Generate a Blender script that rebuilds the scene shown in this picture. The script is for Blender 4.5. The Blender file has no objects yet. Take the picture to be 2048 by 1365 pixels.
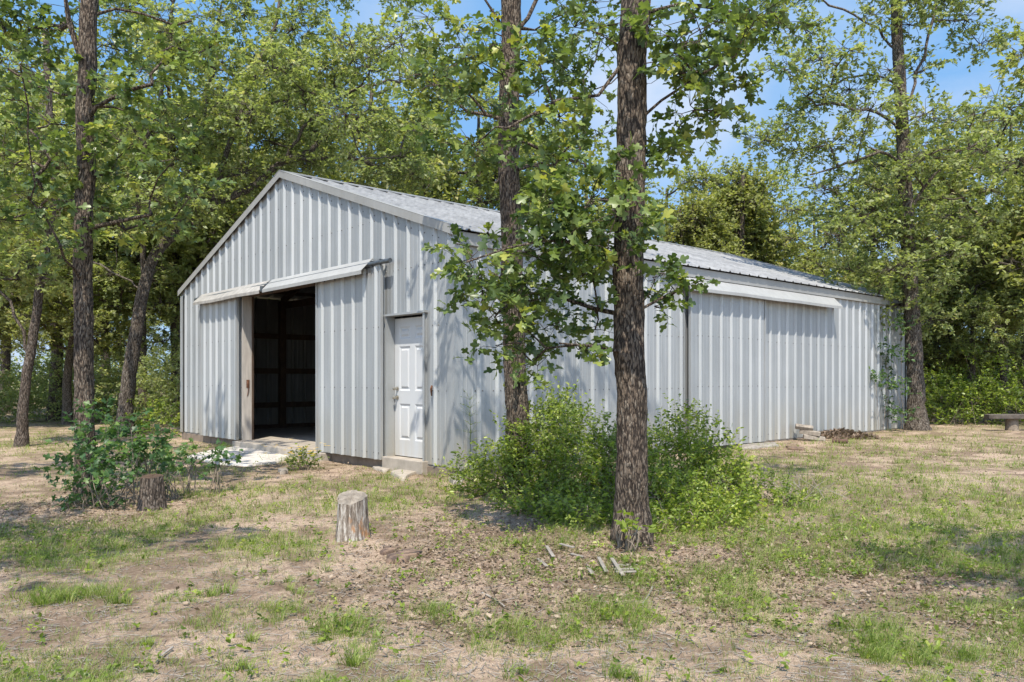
import bpy, math, random
import numpy as np
from mathutils import Vector
S = bpy.context.scene
COL = S.collection
rad = math.radians

# ------------------------------------------------------------------ camera
F = 1596.0            # focal length in photo pixels (2048 wide)
HY = 760.0            # horizon row in the photo
CZ = 1.30             # eye height
cd = bpy.data.cameras.new('camera'); cam = bpy.data.objects.new('camera', cd); COL.objects.link(cam)
cam.location = (0, 0, CZ); cam.rotation_euler = (rad(90), 0, 0)
cd.sensor_width = 36; cd.lens = 36*F/2048; cd.shift_y = (HY-682.5)/2048
cd.clip_start = 0.05; cd.clip_end = 3000
S.camera = cam

# ------------------------------------------------------------------ sky, sun, exposure
SUN = Vector((-0.04, -1.0, 0)).normalized()*math.cos(rad(60)) + Vector((0, 0, math.sin(rad(60))))
w = bpy.data.worlds.new('World'); S.world = w; w.use_nodes = True
nt = w.node_tree; N = nt.nodes; L = nt.links; N.clear()
sky = N.new('ShaderNodeTexSky'); sky.sky_type = 'NISHITA'; sky.sun_disc = False
sky.sun_elevation = rad(60); sky.sun_rotation = math.atan2(SUN.x, SUN.y); sky.air_density = 1.0; sky.dust_density = 0.6; sky.ozone_density = 1.3
tc = N.new('ShaderNodeTexCoord'); mp = N.new('ShaderNodeMapping'); mp.inputs['Scale'].default_value = (1, 1, 1.7); mp.inputs['Location'].default_value = (0.35, 0.0, 0.1)
nz = N.new('ShaderNodeTexNoise'); nz.inputs['Scale'].default_value = 3.2; nz.inputs['Detail'].default_value = 8; nz.inputs['Roughness'].default_value = 0.55
cr = N.new('ShaderNodeValToRGB'); cr.color_ramp.elements[0].position = 0.30; cr.color_ramp.elements[1].position = 0.58
tint = N.new('ShaderNodeMixRGB'); tint.inputs[2].default_value = (.66, 1.5, 2.75, 1); mx = N.new('ShaderNodeMixRGB'); mx.inputs[2].default_value = (2.5, 2.75, 3.2, 1)
ml = N.new('ShaderNodeMath'); ml.operation = 'MULTIPLY'; ml.inputs[1].default_value = 0.85
bg = N.new('ShaderNodeBackground'); bg.inputs[1].default_value = 0.15
ow = N.new('ShaderNodeOutputWorld')
L.new(tc.outputs['Generated'], mp.inputs[0]); L.new(mp.outputs[0], nz.inputs[0]); L.new(nz.outputs[0], cr.inputs[0])

prev = None
for (px_, py_, rr_) in ((2000, 110, .36), (1345, 120, .2), (790, 40, .12), (100, 620, .2)):
    dv = Vector(((px_-1024)/F, 1, (HY-py_)/F)).normalized(); ds_ = N.new('ShaderNodeVectorMath'); ds_.operation = 'DISTANCE'; ds_.inputs[1].default_value = dv; L.new(tc.outputs['Generated'], ds_.inputs[0])
    mr_ = N.new('ShaderNodeMapRange'); mr_.inputs[1].default_value = rr_; mr_.inputs[2].default_value = rr_*.15; mr_.interpolation_type = 'SMOOTHSTEP'; L.new(ds_.outputs['Value'], mr_.inputs[0])
    if prev is None: prev = mr_.outputs[0]
    else:
        mm_ = N.new('ShaderNodeMath'); mm_.operation = 'MAXIMUM'; L.new(prev, mm_.inputs[0]); L.new(mr_.outputs[0], mm_.inputs[1]); prev = mm_.outputs[0]
cm_ = N.new('ShaderNodeMath'); cm_.operation = 'MULTIPLY'; L.new(cr.outputs[0], cm_.inputs[0]); L.new(prev, cm_.inputs[1])
L.new(cm_.outputs[0], ml.inputs[0]); L.new(ml.outputs[0], mx.inputs[0]); sep_ = N.new('ShaderNodeSeparateXYZ'); L.new(tc.outputs['Generated'], sep_.inputs[0]); my_ = N.new('ShaderNodeMapRange')   # the sky opposite the sun is the deeper blue
my_.inputs[1].default_value = -.3; my_.inputs[2].default_value = .75; my_.inputs[3].default_value = .1; my_.inputs[4].default_value = .88; L.new(sep_.outputs[1], my_.inputs[0]); L.new(my_.outputs[0], tint.inputs[0]); L.new(sky.outputs[0], tint.inputs[1]); L.new(tint.outputs[0], mx.inputs[1]); L.new(mx.outputs[0], bg.inputs[0]); L.new(bg.outputs[0], ow.inputs[0])
sd = bpy.data.lights.new('sun', 'SUN'); sd.energy = 3.3; sd.angle = rad(0.53); sd.color = (1.0, 0.93, 0.81)
so = bpy.data.objects.new('sun', sd); COL.objects.link(so); so.rotation_mode = 'QUATERNION'; so.rotation_quaternion = SUN.to_track_quat('Z', 'Y'); so.location = (0, -10, 30)
S.view_settings.view_transform = 'Standard'; S.view_settings.look = 'None'; S.view_settings.exposure = 1.08; S.view_settings.gamma = 1
cy = S.cycles; cy.max_bounces = 7; cy.diffuse_bounces = 4; cy.glossy_bounces = 3; cy.transmission_bounces = 5; cy.use_denoising = True
cy.caustics_reflective = False; cy.caustics_refractive = False; cy.sample_clamp_indirect = 6
try: cy.denoiser = 'OPENIMAGEDENOISE'; cy.denoising_prefilter = 'ACCURATE'
except Exception: pass

# ------------------------------------------------------------------ numbers
def vnoise(x, y, scale, seed=0):
    x = np.asarray(x, float)/scale + 1000; y = np.asarray(y, float)/scale + 1000
    xi = np.floor(x).astype(np.int64); yi = np.floor(y).astype(np.int64)
    fx = x-xi; fy = y-yi; fx = fx*fx*(3-2*fx); fy = fy*fy*(3-2*fy)
    def h(a, b):
        n = (a*374761393 + b*668265263 + seed*1442695041) & 0xffffffff
        n = ((n ^ (n >> 13))*1274126177) & 0xffffffff
        return ((n ^ (n >> 16)) & 0xffff)/65535.0
    return (h(xi, yi)*(1-fx)+h(xi+1, yi)*fx)*(1-fy) + (h(xi, yi+1)*(1-fx)+h(xi+1, yi+1)*fx)*fy

def gz(x, y):
    x = np.asarray(x, float); y = np.asarray(y, float)
    return 0.007*np.clip(x, -16, 16) + 0.05*(vnoise(x, y, 2.6, 1)-.5) + 0.022*(vnoise(x, y, .8, 2)-.5)
def G(x, y): return float(gz(x, y))
def PX(px, d): return (px-1024)/F*d                       # photo column at depth d
def PZ(py, d): return CZ + (HY-py)/F*d
def W3(px, py, d): return np.array([PX(px, d), d, PZ(py, d)])
def ground_at(px, py):
    d = F*CZ/(py-HY)
    for _ in range(4): d = F*(CZ-G(PX(px, d), d))/(py-HY)
    return np.array([PX(px, d), d, G(PX(px, d), d)])

# ------------------------------------------------------------------ objects
def tag(o, label=None, cat=None, group=None, kind=None):
    if label: o['label'] = label
    if cat: o['category'] = cat
    if group: o['group'] = group
    if kind: o['kind'] = kind
    return o
def empty(name, loc, rz=0, **k):
    o = bpy.data.objects.new(name, None); COL.objects.link(o); o.location = [float(v) for v in loc]; o.rotation_euler = (0, 0, rz); o.empty_display_size = .2
    return tag(o, **k)
def np_mesh(name, V, Fs, mat, parent=None, rnd=None, base=None, smooth=False):
    """V (n,3); Fs a list of (m,k) index arrays; rnd one float per face"""
    V = np.asarray(V, float)
    if base is not None: V = V - np.asarray(base, float)
    me = bpy.data.meshes.new(name); Fs = [np.asarray(f, np.int32) for f in Fs if len(f)]
    me.vertices.add(len(V)); me.vertices.foreach_set('co', V.astype(np.float32).ravel())
    idx = np.concatenate([f.ravel() for f in Fs]); cnt = np.concatenate([np.full(len(f), f.shape[1], np.int32) for f in Fs])
    me.loops.add(len(idx)); me.loops.foreach_set('vertex_index', idx)
    me.polygons.add(len(cnt)); st = np.zeros(len(cnt), np.int32); st[1:] = np.cumsum(cnt)[:-1]
    me.polygons.foreach_set('loop_start', st); me.polygons.foreach_set('loop_total', cnt)
    if smooth: me.polygons.foreach_set('use_smooth', np.ones(len(cnt), bool))
    if rnd is not None:
        a = me.attributes.new('rnd', 'FLOAT', 'FACE'); a.data.foreach_set('value', np.asarray(rnd, np.float32))
    me.update(calc_edges=True); me.materials.append(mat)
    o = bpy.data.objects.new(name, me); COL.objects.link(o)
    if parent is not None: o.parent = parent
    return o
class MB:
    def __init__(s): s.v = []; s.f = []; s.cut = None; s.clean = []; s.sheet = []  # clean: rib faces that get the painted sun glint
    def add(s, vs, fs):
        n = len(s.v); s.v += [tuple(map(float, p)) for p in vs]; s.f += [tuple(i+n for i in f) for f in fs]
    def box(s, x0, x1, y0, y1, z0, z1):
        s.add([(x0,y0,z0),(x1,y0,z0),(x1,y1,z0),(x0,y1,z0),(x0,y0,z1),(x1,y0,z1),(x1,y1,z1),(x0,y1,z1)],
              [(0,3,2,1),(4,5,6,7),(0,1,5,4),(1,2,6,5),(2,3,7,6),(3,0,4,7)])
    def beam(s, a, b, wd, h):
        a = Vector(a); b = Vector(b); d = (b-a).normalized(); u = d.cross(Vector((0,0,1)))
        if u.length < .01: u = Vector((1,0,0))
        u.normalize(); v = u.cross(d); q = []
        for p in (a, b):
            for i, j in ((-1,-1),(1,-1),(1,1),(-1,1)): q.append(p+u*(i*wd/2)+v*(j*h/2))
        s.add(q, [(3,2,1,0),(4,5,6,7),(0,1,5,4),(1,2,6,5),(2,3,7,6),(3,0,4,7)])
    def prism(s, prof, fn, a, b):
        n = len(prof); s.add([fn(p, a) for p in prof]+[fn(p, b) for p in prof],
                             [tuple(range(n)), tuple(range(2*n-1, n-1, -1))]+[(i, i+n, (i+1) % n+n, (i+1) % n) for i in range(n)])
    def tube(s, pts, rs, k=8, cap=True):
        V, Q = tube_np(np.array(pts, float), np.array(rs, float), k)
        n = len(s.v); s.v += [tuple(p) for p in V]; s.f += [tuple(int(i)+n for i in q) for q in Q]
        if cap:
            s.f.append(tuple(n+i for i in range(k-1, -1, -1))); m = len(V)-k+n; s.f.append(tuple(m+i for i in range(k)))
    def build(s, name, mat, parent=None, smooth=False, bevel=0):
        me = bpy.data.meshes.new(name); me.from_pydata(s.v, [], s.f); me.materials.append(mat)
        if s.cut is not None:
            me.materials.append(M['screw']); ix = np.zeros(len(s.f), np.int32); ix[s.cut:] = 1; me.polygons.foreach_set('material_index', ix)
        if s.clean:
            at = me.attributes.new('rib_glint', 'FLOAT', 'FACE'); q = np.zeros(len(s.f), np.float32); q[s.clean] = 1; at.data.foreach_set('value', q)
            at = me.attributes.new('sheet', 'FLOAT', 'FACE'); q = np.zeros(len(s.f), np.float32)
            for fi, k in s.sheet: q[fi] = ((k*2654435761) % 1000)/1000
            at.data.foreach_set('value', q)
        if smooth: me.polygons.foreach_set('use_smooth', np.ones(len(me.polygons), bool))
        o = bpy.data.objects.new(name, me); COL.objects.link(o)
        if parent is not None: o.parent = parent
        if bevel:
            m = o.modifiers.new('bevel', 'BEVEL'); m.width = bevel; m.segments = 2; m.limit_method = 'ANGLE'
        return o
def frames(P):
    T = np.gradient(P, axis=0); T /= np.linalg.norm(T, axis=1)[:, None]+1e-9
    u = np.cross(T[0], [0.3, .9, .1]); u /= np.linalg.norm(u)+1e-9; U = [u]
    for i in range(1, len(P)):
        u = U[-1]-T[i]*np.dot(U[-1], T[i]); u /= np.linalg.norm(u)+1e-9; U.append(u)
    U = np.array(U); return T, U, np.cross(T, U)
def tube_np(P, R, k, rough=None):
    T, U, Vv = frames(P); a = np.linspace(0, 2*np.pi, k, endpoint=False)
    rr = R[:, None]*np.ones((1, k))
    if rough is not None: rr = rr*rough
    X = P[:, None, :] + rr[..., None]*(np.cos(a)[None, :, None]*U[:, None, :]+np.sin(a)[None, :, None]*Vv[:, None, :])
    n = len(P); i = np.arange(n-1)[:, None]*k; j = np.arange(k)[None, :]; j2 = (j+1) % k
    Q = np.stack([i+j, i+j2, i+k+j2, i+k+j], -1).reshape(-1, 4)
    return X.reshape(-1, 3), Q

# ------------------------------------------------------------------ materials
def new_mat(name):
    m = bpy.data.materials.new(name); m.use_nodes = True; t = m.node_tree; t.nodes.clear()
    o = t.nodes.new('ShaderNodeOutputMaterial'); return m, t, o
class NT:
    def __init__(s, t): s.t = t
    def n(s, ty, **k):
        x = s.t.nodes.new('ShaderNode'+ty)
        for a, b in k.items():
            if a.startswith('i_'):
                x.inputs[a[2:].replace('_', ' ')].default_value = b
            else: setattr(x, a, b)
        return x
    def l(s, a, b): s.t.links.new(a, b)
    def coord(s, scale=(1,1,1), kind='Object'):
        c = s.n('TexCoord'); m = s.n('Mapping'); m.inputs['Scale'].default_value = scale; s.l(c.outputs[kind], m.inputs[0]); return m.outputs[0]
    def noise(s, vec, scale, detail=4, rough=.5, dist=0):
        x = s.n('TexNoise'); x.inputs['Scale'].default_value = scale; x.inputs['Detail'].default_value = detail; x.inputs['Roughness'].default_value = rough; x.inputs['Distortion'].default_value = dist
        s.l(vec, x.inputs['Vector']); return x.outputs[0]
    def ramp(s, fac, stops):
        r = s.n('ValToRGB'); e = r.color_ramp.elements
        while len(e) < len(stops): e.new(.5)
        for q, (p, c) in zip(e, stops):
            q.position = p; q.color = (c if hasattr(c, '__len__') else (c, c, c))[:3]+(1,) if hasattr(c, '__len__') else (c, c, c, 1)
        s.l(fac, r.inputs[0]); return r.outputs[0]
    def mix(s, fac, a, b, mode='MIX'):
        m = s.n('MixRGB', blend_type=mode)
        for v, q in ((fac, 0), (a, 1), (b, 2)):
            if isinstance(v, (int, float)): m.inputs[q].default_value = v
            elif isinstance(v, tuple): m.inputs[q].default_value = v+(1,)
            else: s.l(v, m.inputs[q])
        return m.outputs[0]
    def bump(s, h, strength, dist):
        b = s.n('Bump'); b.inputs['Strength'].default_value = strength; b.inputs['Distance'].default_value = dist; s.l(h, b.inputs['Height']); return b.outputs[0]
    def bsdf(s, out, col, rough=.6, metal=0, normal=None, spec=.5):
        p = s.n('BsdfPrincipled')
        if isinstance(col, tuple): p.inputs['Base Color'].default_value = col+(1,)
        else: s.l(col, p.inputs['Base Color'])
        if isinstance(rough, (int, float)): p.inputs['Roughness'].default_value = rough
        else: s.l(rough, p.inputs['Roughness'])
        p.inputs['Metallic'].default_value = metal; p.inputs['Specular IOR Level'].default_value = spec
        if normal is not None: s.l(normal, p.inputs['Normal'])
        s.l(p.outputs[0], out.inputs[0]); return p

def mat_metal(name, c0, c1, metal=.45, rough=.42, stain=(.42,.37,.28), st=.35, streak=.12):
    m, t, o = new_mat(name); q = NT(t); v = q.coord(); vs = q.coord((9, 9, .7))
    a = q.noise(v, 1.1, 5, .6); b = q.noise(vs, 1.0, 4, .6)
    col = q.mix(q.ramp(a, [(.3, 0.), (.7, 1.)]), c0, c1)
    col = q.mix(q.ramp(b, [(.35, streak*2), (.62, 0.)]), col, tuple(.72*x for x in c0))
    # rain-splash dirt above the ground
    g = q.n('TexCoord'); sp = q.n('SeparateXYZ'); q.l(g.outputs['Object'], sp.inputs[0])
    ad = q.n('MapRange'); ad.inputs[1].default_value = .1; ad.inputs[2].default_value = .95; ad.inputs[3].default_value = 1; ad.inputs[4].default_value = 0; q.l(sp.outputs[2], ad.inputs[0])
    mu = q.n('Math', operation='MULTIPLY'); q.l(ad.outputs[0], mu.inputs[0]); q.l(q.ramp(b, [(.3, 0.), (.7, st*2)]), mu.inputs[1])
    col = q.mix(mu.outputs[0], col, stain)
    at = q.n('Attribute', attribute_name='rib_glint'); mw = q.n('Math', operation='MULTIPLY'); mw.inputs[1].default_value = .38; q.l(at.outputs['Fac'], mw.inputs[0]); col = q.mix(mw.outputs[0], col, tuple(min(.8, x*1.5) for x in c1))  # rib faces painted lighter: sun glint on the ribs put into the colour
    a2 = q.n('Attribute', attribute_name='sheet'); col = q.mix(a2.outputs['Fac'], col, q.mix(1., col, (.84,.85,.86), 'MULTIPLY'))
    fine = q.noise(v, 40, 3); r = q.ramp(fine, [(.3, rough-.06), (.7, rough+.1)])
    q.bsdf(o, col, r, metal, q.bump(q.noise(v, 2.2, 2), .12, .02)); return m
def mat_plain(name, c, rough=.6, metal=0, var=.25, scale=8, bump=.1, bd=.01, c2=None, stretch=(1,1,1), thr=(.35,.65)):
    m, t, o = new_mat(name); q = NT(t); v = q.coord(stretch); a = q.noise(v, scale, 6, .6)
    col = q.mix(q.ramp(a, [(thr[0], 0.), (thr[1], 1.)]), c2 or tuple(x*(1-var) for x in c), c)
    q.bsdf(o, col, rough, metal, q.bump(a, bump, bd)); return m
def mat_bark(name, dark, light, lich, sc=1.0, bump=1.0):
    m, t, o = new_mat(name); q = NT(t); v = q.coord((sc, sc, sc*.26))
    wv = q.n('VectorMath', operation='ADD'); nn = q.n('TexNoise'); nn.inputs['Scale'].default_value = 22; nn.inputs['Detail'].default_value = 4; q.l(v, nn.inputs['Vector'])
    sc2 = q.n('VectorMath', operation='SCALE'); sc2.inputs['Scale'].default_value = .045; q.l(nn.outputs['Color'], sc2.inputs[0]); q.l(v, wv.inputs[0]); q.l(sc2.outputs[0], wv.inputs[1])
    vo = q.n('TexVoronoi'); vo.inputs['Scale'].default_value = 66; q.l(wv.outputs[0], vo.inputs['Vector'])
    fine = q.noise(v, 120, 5, .7); mid = q.noise(v, 48, 4, .6, .6); big = q.noise(q.coord(), 1.6, 3)
    h = q.n('Math', operation='SUBTRACT'); h.inputs[0].default_value = .75; q.l(vo.outputs['Distance'], h.inputs[1])
    h2 = q.n('Math', operation='ADD'); m1 = q.n('Math', operation='MULTIPLY'); m1.inputs[1].default_value = .9; q.l(mid, m1.inputs[0]); q.l(h.outputs[0], h2.inputs[0]); q.l(m1.outputs[0], h2.inputs[1])
    h3 = q.n('Math', operation='ADD'); m2 = q.n('Math', operation='MULTIPLY'); m2.inputs[1].default_value = .45; q.l(fine, m2.inputs[0]); q.l(h2.outputs[0], h3.inputs[0]); q.l(m2.outputs[0], h3.inputs[1])
    e = q.ramp(h3.outputs[0], [(.80, 0.), (1.06, 1.)])
    sep = q.n('SeparateColor'); q.l(vo.outputs['Color'], sep.inputs[0])
    base = q.mix(q.ramp(sep.outputs[0], [(.5, 0.), (.95, .8)]), light, lich)
    base = q.mix(q.ramp(big, [(.35, .3), (.65, 0.)]), base, tuple(x*.6 for x in light))
    col = q.mix(e, dark, base)
    q.bsdf(o, col, .9, 0, q.bump(h3.outputs[0], bump, .02), .2); return m
def mat_leaf(name, stops, trans=.36, gloss=.38):
    m, t, o = new_mat(name); q = NT(t); a = q.n('Attribute', attribute_name='rnd')
    col = q.ramp(a.outputs['Fac'], stops)
    p = q.n('BsdfPrincipled'); q.l(col, p.inputs['Base Color']); p.inputs['Roughness'].default_value = gloss; p.inputs['Specular IOR Level'].default_value = .45
    tr = q.n('BsdfTranslucent'); q.l(q.mix(1.0, col, (1.5, 1.55, .75), 'MULTIPLY'), tr.inputs[0])
    ms = q.n('MixShader'); ms.inputs[0].default_value = trans; q.l(p.outputs[0], ms.inputs[1]); q.l(tr.outputs[0], ms.inputs[2]); q.l(ms.outputs[0], o.inputs[0]); return m

M = {}
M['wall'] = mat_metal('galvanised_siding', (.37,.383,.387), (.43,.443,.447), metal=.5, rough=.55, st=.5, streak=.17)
M['inner'] = mat_metal('shade_toned_inner_sheet', (.17,.17,.165), (.24,.24,.235), st=.2)  # same siding metal; the shed's indoor shade is put into its colour
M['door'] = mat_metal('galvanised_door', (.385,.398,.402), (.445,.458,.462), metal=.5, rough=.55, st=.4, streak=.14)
M['roof'] = mat_metal('galvanised_roof', (.22,.22,.22), (.37,.37,.365), metal=.3, rough=.5, st=0, streak=.3)
M['trim'] = mat_metal('painted_trim', (.30,.295,.28), (.37,.365,.35), metal=.2, rough=.5, st=.3)
M['cover'] = mat_metal('track_cover_metal', (.38,.38,.37), (.45,.45,.44), metal=.25, rough=.45, st=0)
M['coverdirty'] = mat_metal('dirty_track_cover_metal', (.36,.34,.31), (.47,.45,.42), metal=.15, rough=.55, st=0, streak=.35)
M['white'] = mat_metal('white_door_paint', (.50,.51,.52), (.54,.55,.56), metal=0, rough=.45, st=.45, streak=.06)
M['steel'] = mat_plain('dark_steel', (.16,.18,.20), .45, .7, .4, 14)
M['nickel'] = mat_plain('satin_nickel', (.5,.46,.38), .3, .9, .2, 20)
M['rust'] = mat_plain('rust', (.17,.075,.04), .85, .1, .5, 30, .3)
M['screw'] = mat_plain('screw_head', (.12,.12,.12), .5, .5, .3, 30)
M['concrete'] = mat_plain('concrete', (.40,.35,.29), .85, 0, .3, 5, .25, .01)
M['foundation'] = mat_plain('stained_concrete', (.26,.20,.15), .9, 0, .4, 6, .3, .01)
M['pad'] = mat_plain('pale_cracked_concrete', (.52,.48,.43), .9, 0, .45, 7, .5, .02, thr=(.3,.5))
M['board'] = mat_plain('beige_jamb', (.47,.43,.39), .7, 0, .25, 4, .15, .005, stretch=(6,6,.8))
M['timber'] = mat_plain('old_timber', (.09,.055,.035), .85, 0, .45, 5, .25, .01, stretch=(3,3,1))
M['greywood'] = mat_plain('weathered_wood', (.29,.25,.205), .9, 0, .5, 14, .6, .015, stretch=(1,1,.25))
M['slat'] = mat_plain('weathered_slat', (.33,.295,.255), .9, 0, .45, 9, .5, .01)
M['rot'] = mat_plain('rotten_wood', (.25,.17,.115), .95, 0, .6, 16, .35, .01, c2=(.07,.045,.035))
M['enamel'] = mat_plain('lamp_enamel', (.62,.60,.53), .5, 0, .2, 6)
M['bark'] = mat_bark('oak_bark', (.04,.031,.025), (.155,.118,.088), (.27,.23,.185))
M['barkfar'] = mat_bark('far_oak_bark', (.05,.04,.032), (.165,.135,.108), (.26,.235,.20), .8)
M['barkdark'] = mat_bark('dark_bark', (.05,.04,.032), (.16,.125,.10), (.24,.21,.18), .9)
M['stem'] = mat_plain('twig_bark', (.26,.21,.16), .9, 0, .4, 20)
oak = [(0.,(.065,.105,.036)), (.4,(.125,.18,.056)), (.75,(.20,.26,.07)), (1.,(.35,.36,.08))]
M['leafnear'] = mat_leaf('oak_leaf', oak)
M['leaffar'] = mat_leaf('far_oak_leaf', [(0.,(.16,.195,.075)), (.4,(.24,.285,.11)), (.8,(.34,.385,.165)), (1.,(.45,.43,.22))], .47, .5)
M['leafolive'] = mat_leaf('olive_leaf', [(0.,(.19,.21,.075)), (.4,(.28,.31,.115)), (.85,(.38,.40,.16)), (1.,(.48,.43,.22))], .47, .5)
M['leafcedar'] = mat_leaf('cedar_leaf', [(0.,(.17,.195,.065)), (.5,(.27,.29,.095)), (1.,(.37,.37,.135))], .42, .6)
M['yaupon'] = mat_leaf('yaupon_leaf', [(0.,(.08,.125,.022)), (.45,(.175,.24,.038)), (.8,(.27,.34,.052)), (1.,(.38,.42,.085))], .42, .4)
M['sprout'] = mat_leaf('sprout_leaf', [(0.,(.045,.10,.035)), (.5,(.08,.155,.05)), (1.,(.18,.28,.06))], .38, .45)
M['grass'] = mat_leaf('grass_blade', [(0.,(.11,.17,.035)), (.4,(.19,.26,.05)), (.7,(.28,.34,.08)), (.9,(.38,.38,.15)), (1.,(.46,.40,.24))], .4, .6)
M['litter'] = mat_leaf('dead_leaf', [(0.,(.10,.07,.05)), (.5,(.22,.155,.11)), (1.,(.38,.30,.22))], .15, .8)
M['twig'] = mat_leaf('dead_twig', [(0.,(.12,.09,.07)), (1.,(.38,.33,.28))], .0, .8)
M['rust2'] = mat_plain('brown_rusted_pipe', (.13,.075,.055), .9, 0, .5, 20, .3)
M['benchwood'] = mat_plain('dark_weathered_plank', (.12,.10,.082), .9, 0, .5, 9, .4)
M['petal'] = mat_leaf('yellow_petal', [(0.,(.75,.45,.03)), (1.,(.85,.62,.05))], .2, .6)

def mat_ground():
    m, t, o = new_mat('sandy_soil'); q = NT(t); v = q.coord()
    big = q.noise(v, .55, 5, .6); mid = q.noise(v, 2.3, 6, .65, .4); fine = q.noise(v, 26, 5, .7); grit = q.noise(v, 160, 3, .7)
    sand = q.mix(q.ramp(fine, [(.35, 0.), (.62, 1.)]), (.37,.265,.19), (.56,.43,.32))
    soil = q.mix(q.ramp(fine, [(.35, 0.), (.65, 1.)]), (.15,.10,.07), (.30,.22,.16))
    f = q.mix(.5, q.ramp(big, [(.38, 0.), (.62, 1.)]), q.ramp(mid, [(.4, 0.), (.6, 1.)]))
    col = q.mix(q.ramp(f, [(.3, 0.), (.68, 1.)]), sand, soil)
    # mossy thin sward tint where grass grows, stronger far away from the worn yard
    c = q.n('TexCoord'); sp = q.n('SeparateXYZ'); q.l(c.outputs['Object'], sp.inputs[0])
    far = q.n('MapRange'); far.inputs[1].default_value = 7; far.inputs[2].default_value = 26; far.inputs[3].default_value = .12; far.inputs[4].default_value = .75; q.l(sp.outputs[1], far.inputs[0])
    gm = q.noise(v, 1.1, 6, .7); mu = q.n('Math', operation='MULTIPLY'); q.l(far.outputs[0], mu.inputs[0]); q.l(q.ramp(gm, [(.42, 0.), (.6, 1.)]), mu.inputs[1])
    col = q.mix(mu.outputs[0], col, (.19,.18,.065))
    col = q.mix(q.ramp(grit, [(.40, .8), (.5, 0.)]), col, (.16,.12,.09))
    h = q.mix(.5, fine, grit)
    q.bsdf(o, col, .95, 0, q.bump(h, .9, .025), .15); return m
M['ground'] = mat_ground()

# ------------------------------------------------------------------ ground
def axis(lo, hi, step, far):
    a = list(np.arange(lo, hi, step)); s = step; x = a[-1]
    while x < far: s *= 1.22; x += s; a.append(x)
    s = step; x = a[0]; b = []
    while x > -far: s *= 1.22; x -= s; b.append(x)
    return np.array(b[::-1]+a)
gx = axis(-11, 14, .11, 900); gy = axis(1.0, 21, .11, 900)
XX, YY = np.meshgrid(gx, gy); ZZ = gz(XX, YY) + .012*(vnoise(XX, YY, .22, 5)-.5)
nx = len(gx); ny = len(gy); i = np.arange(ny-1)[:, None]*nx; j = np.arange(nx-1)[None, :]
Q = np.stack([i+j, i+j+1, i+nx+j+1, i+nx+j], -1).reshape(-1, 4)
tag(np_mesh('ground', np.stack([XX, YY, ZZ], -1).reshape(-1, 3), [Q], M['ground'], smooth=True), 'sandy yard with thin grass and fallen leaves', kind='structure')

# ------------------------------------------------------------------ shed (local x runs down the long wall, local y along the gable)
CX, CY = -0.764, 10.606; PHI = math.atan2(.6657, .7458); WD = 10.11; LN = 14.4; Z0 = .13; ZE = 3.28; SL = 1.70/(WD/2)
shed = empty('metal_shed', (CX, CY, 0), PHI, label='grey corrugated metal shed with open sliding doors and a white entry door', cat='shed')
def s2w(x, y, z=0): return np.array([CX+x*math.cos(PHI)-y*math.sin(PHI), CY+x*math.sin(PHI)+y*math.cos(PHI), z])
PIT = .325
def profile(u0, u1, ph=0.1, h=.03):
    pts = []; k0 = int((u0-ph)//PIT)-1; k1 = int((u1-ph)//PIT)+2
    for k in range(k0, k1):
        c = ph+k*PIT
        for a, d in ((-.036,0),(-.009,h),(.009,h),(.036,0),(.098,0),(.105,.004),(.118,.004),(.125,0),(.200,0),(.207,.004),(.220,.004),(.227,0)): pts.append((c+a, d))
    us = np.array([p[0] for p in pts]); ds = np.array([p[1] for p in pts]); m = (us > u0+1e-4) & (us < u1-1e-4)
    return np.concatenate([[u0], us[m], [u1]]), np.concatenate([[np.interp(u0, us, ds)], ds[m], [np.interp(u1, us, ds)]])
def top_gable(u): return ZE+SL*np.minimum(u, WD-u)
def ribbed(mb, pieces, fn, ph=.1, h=.035):
    for (u0, u1, z0, z1) in pieces:
        us, ds = profile(u0, u1, ph, h); 
        zt = z1(us) if callable(z1) else np.full(len(us), z1)
        if callable(z1) and u0 < WD/2 < u1:
            us = np.insert(us, np.searchsorted(us, WD/2), WD/2); ds = np.insert(ds, np.searchsorted(us, WD/2), 0.0) if False else np.interp(us, *profile(u0, u1, ph, h)); zt = z1(us)
        n = len(us); vs = [fn(u, d, z0) for u, d in zip(us, ds)]+[fn(u, d, z) for u, d, z in zip(us, ds, zt)]
        f0 = len(mb.f); mb.add(vs, [(a, a+1, a+1+n, a+n) for a in range(n-1)]); mb.sheet += [(f0+a, math.floor((us[a]-ph)/(3*PIT)+.05)) for a in range(n-1)]; mb.clean += [f0+a for a in range(n-1) if max(ds[a], ds[a+1]) > .012]  # clean collects the rib faces for the painted sun glint
def screws(mb, u0, u1, zs, fn, ph=.1, r=.012, skip=None):
    k = int((u0-ph)//PIT)+1
    while ph+k*PIT < u1-.02:
        for off in (.062, -.07):
            u = ph+k*PIT+off
            if not (u0+.02 < u < u1-.02): continue
            for z in zs(u) if callable(zs) else zs:
                if skip and skip(u, z): continue
                n = 6; ring = [fn(u+r*math.cos(a*math.pi/3), .001, z+r*math.sin(a*math.pi/3)) for a in range(n)]+[fn(u+.5*r*math.cos(a*math.pi/3), .008, z+.5*r*math.sin(a*math.pi/3)) for a in range(n)]
                mb.add(ring, [(a, (a+1) % n, (a+1) % n+n, a+n) for a in range(n)]+[tuple(range(n, 2*n))])
        k += 1
fg = lambda u, d, z: (-d, u, z)                    # front gable
fs = lambda u, d, z: (u, -d, z)                    # near long wall
D0, D1 = 3.35, 6.75                                # big opening on the gable
mb = MB(); ribbed(mb, [(0, .64, Z0, top_gable), (.64, 1.60, 2.23, top_gable), (1.60, D0, Z0, top_gable), (D0, D1, 2.95, top_gable), (D1, WD, Z0, top_gable)], fg)
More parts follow.
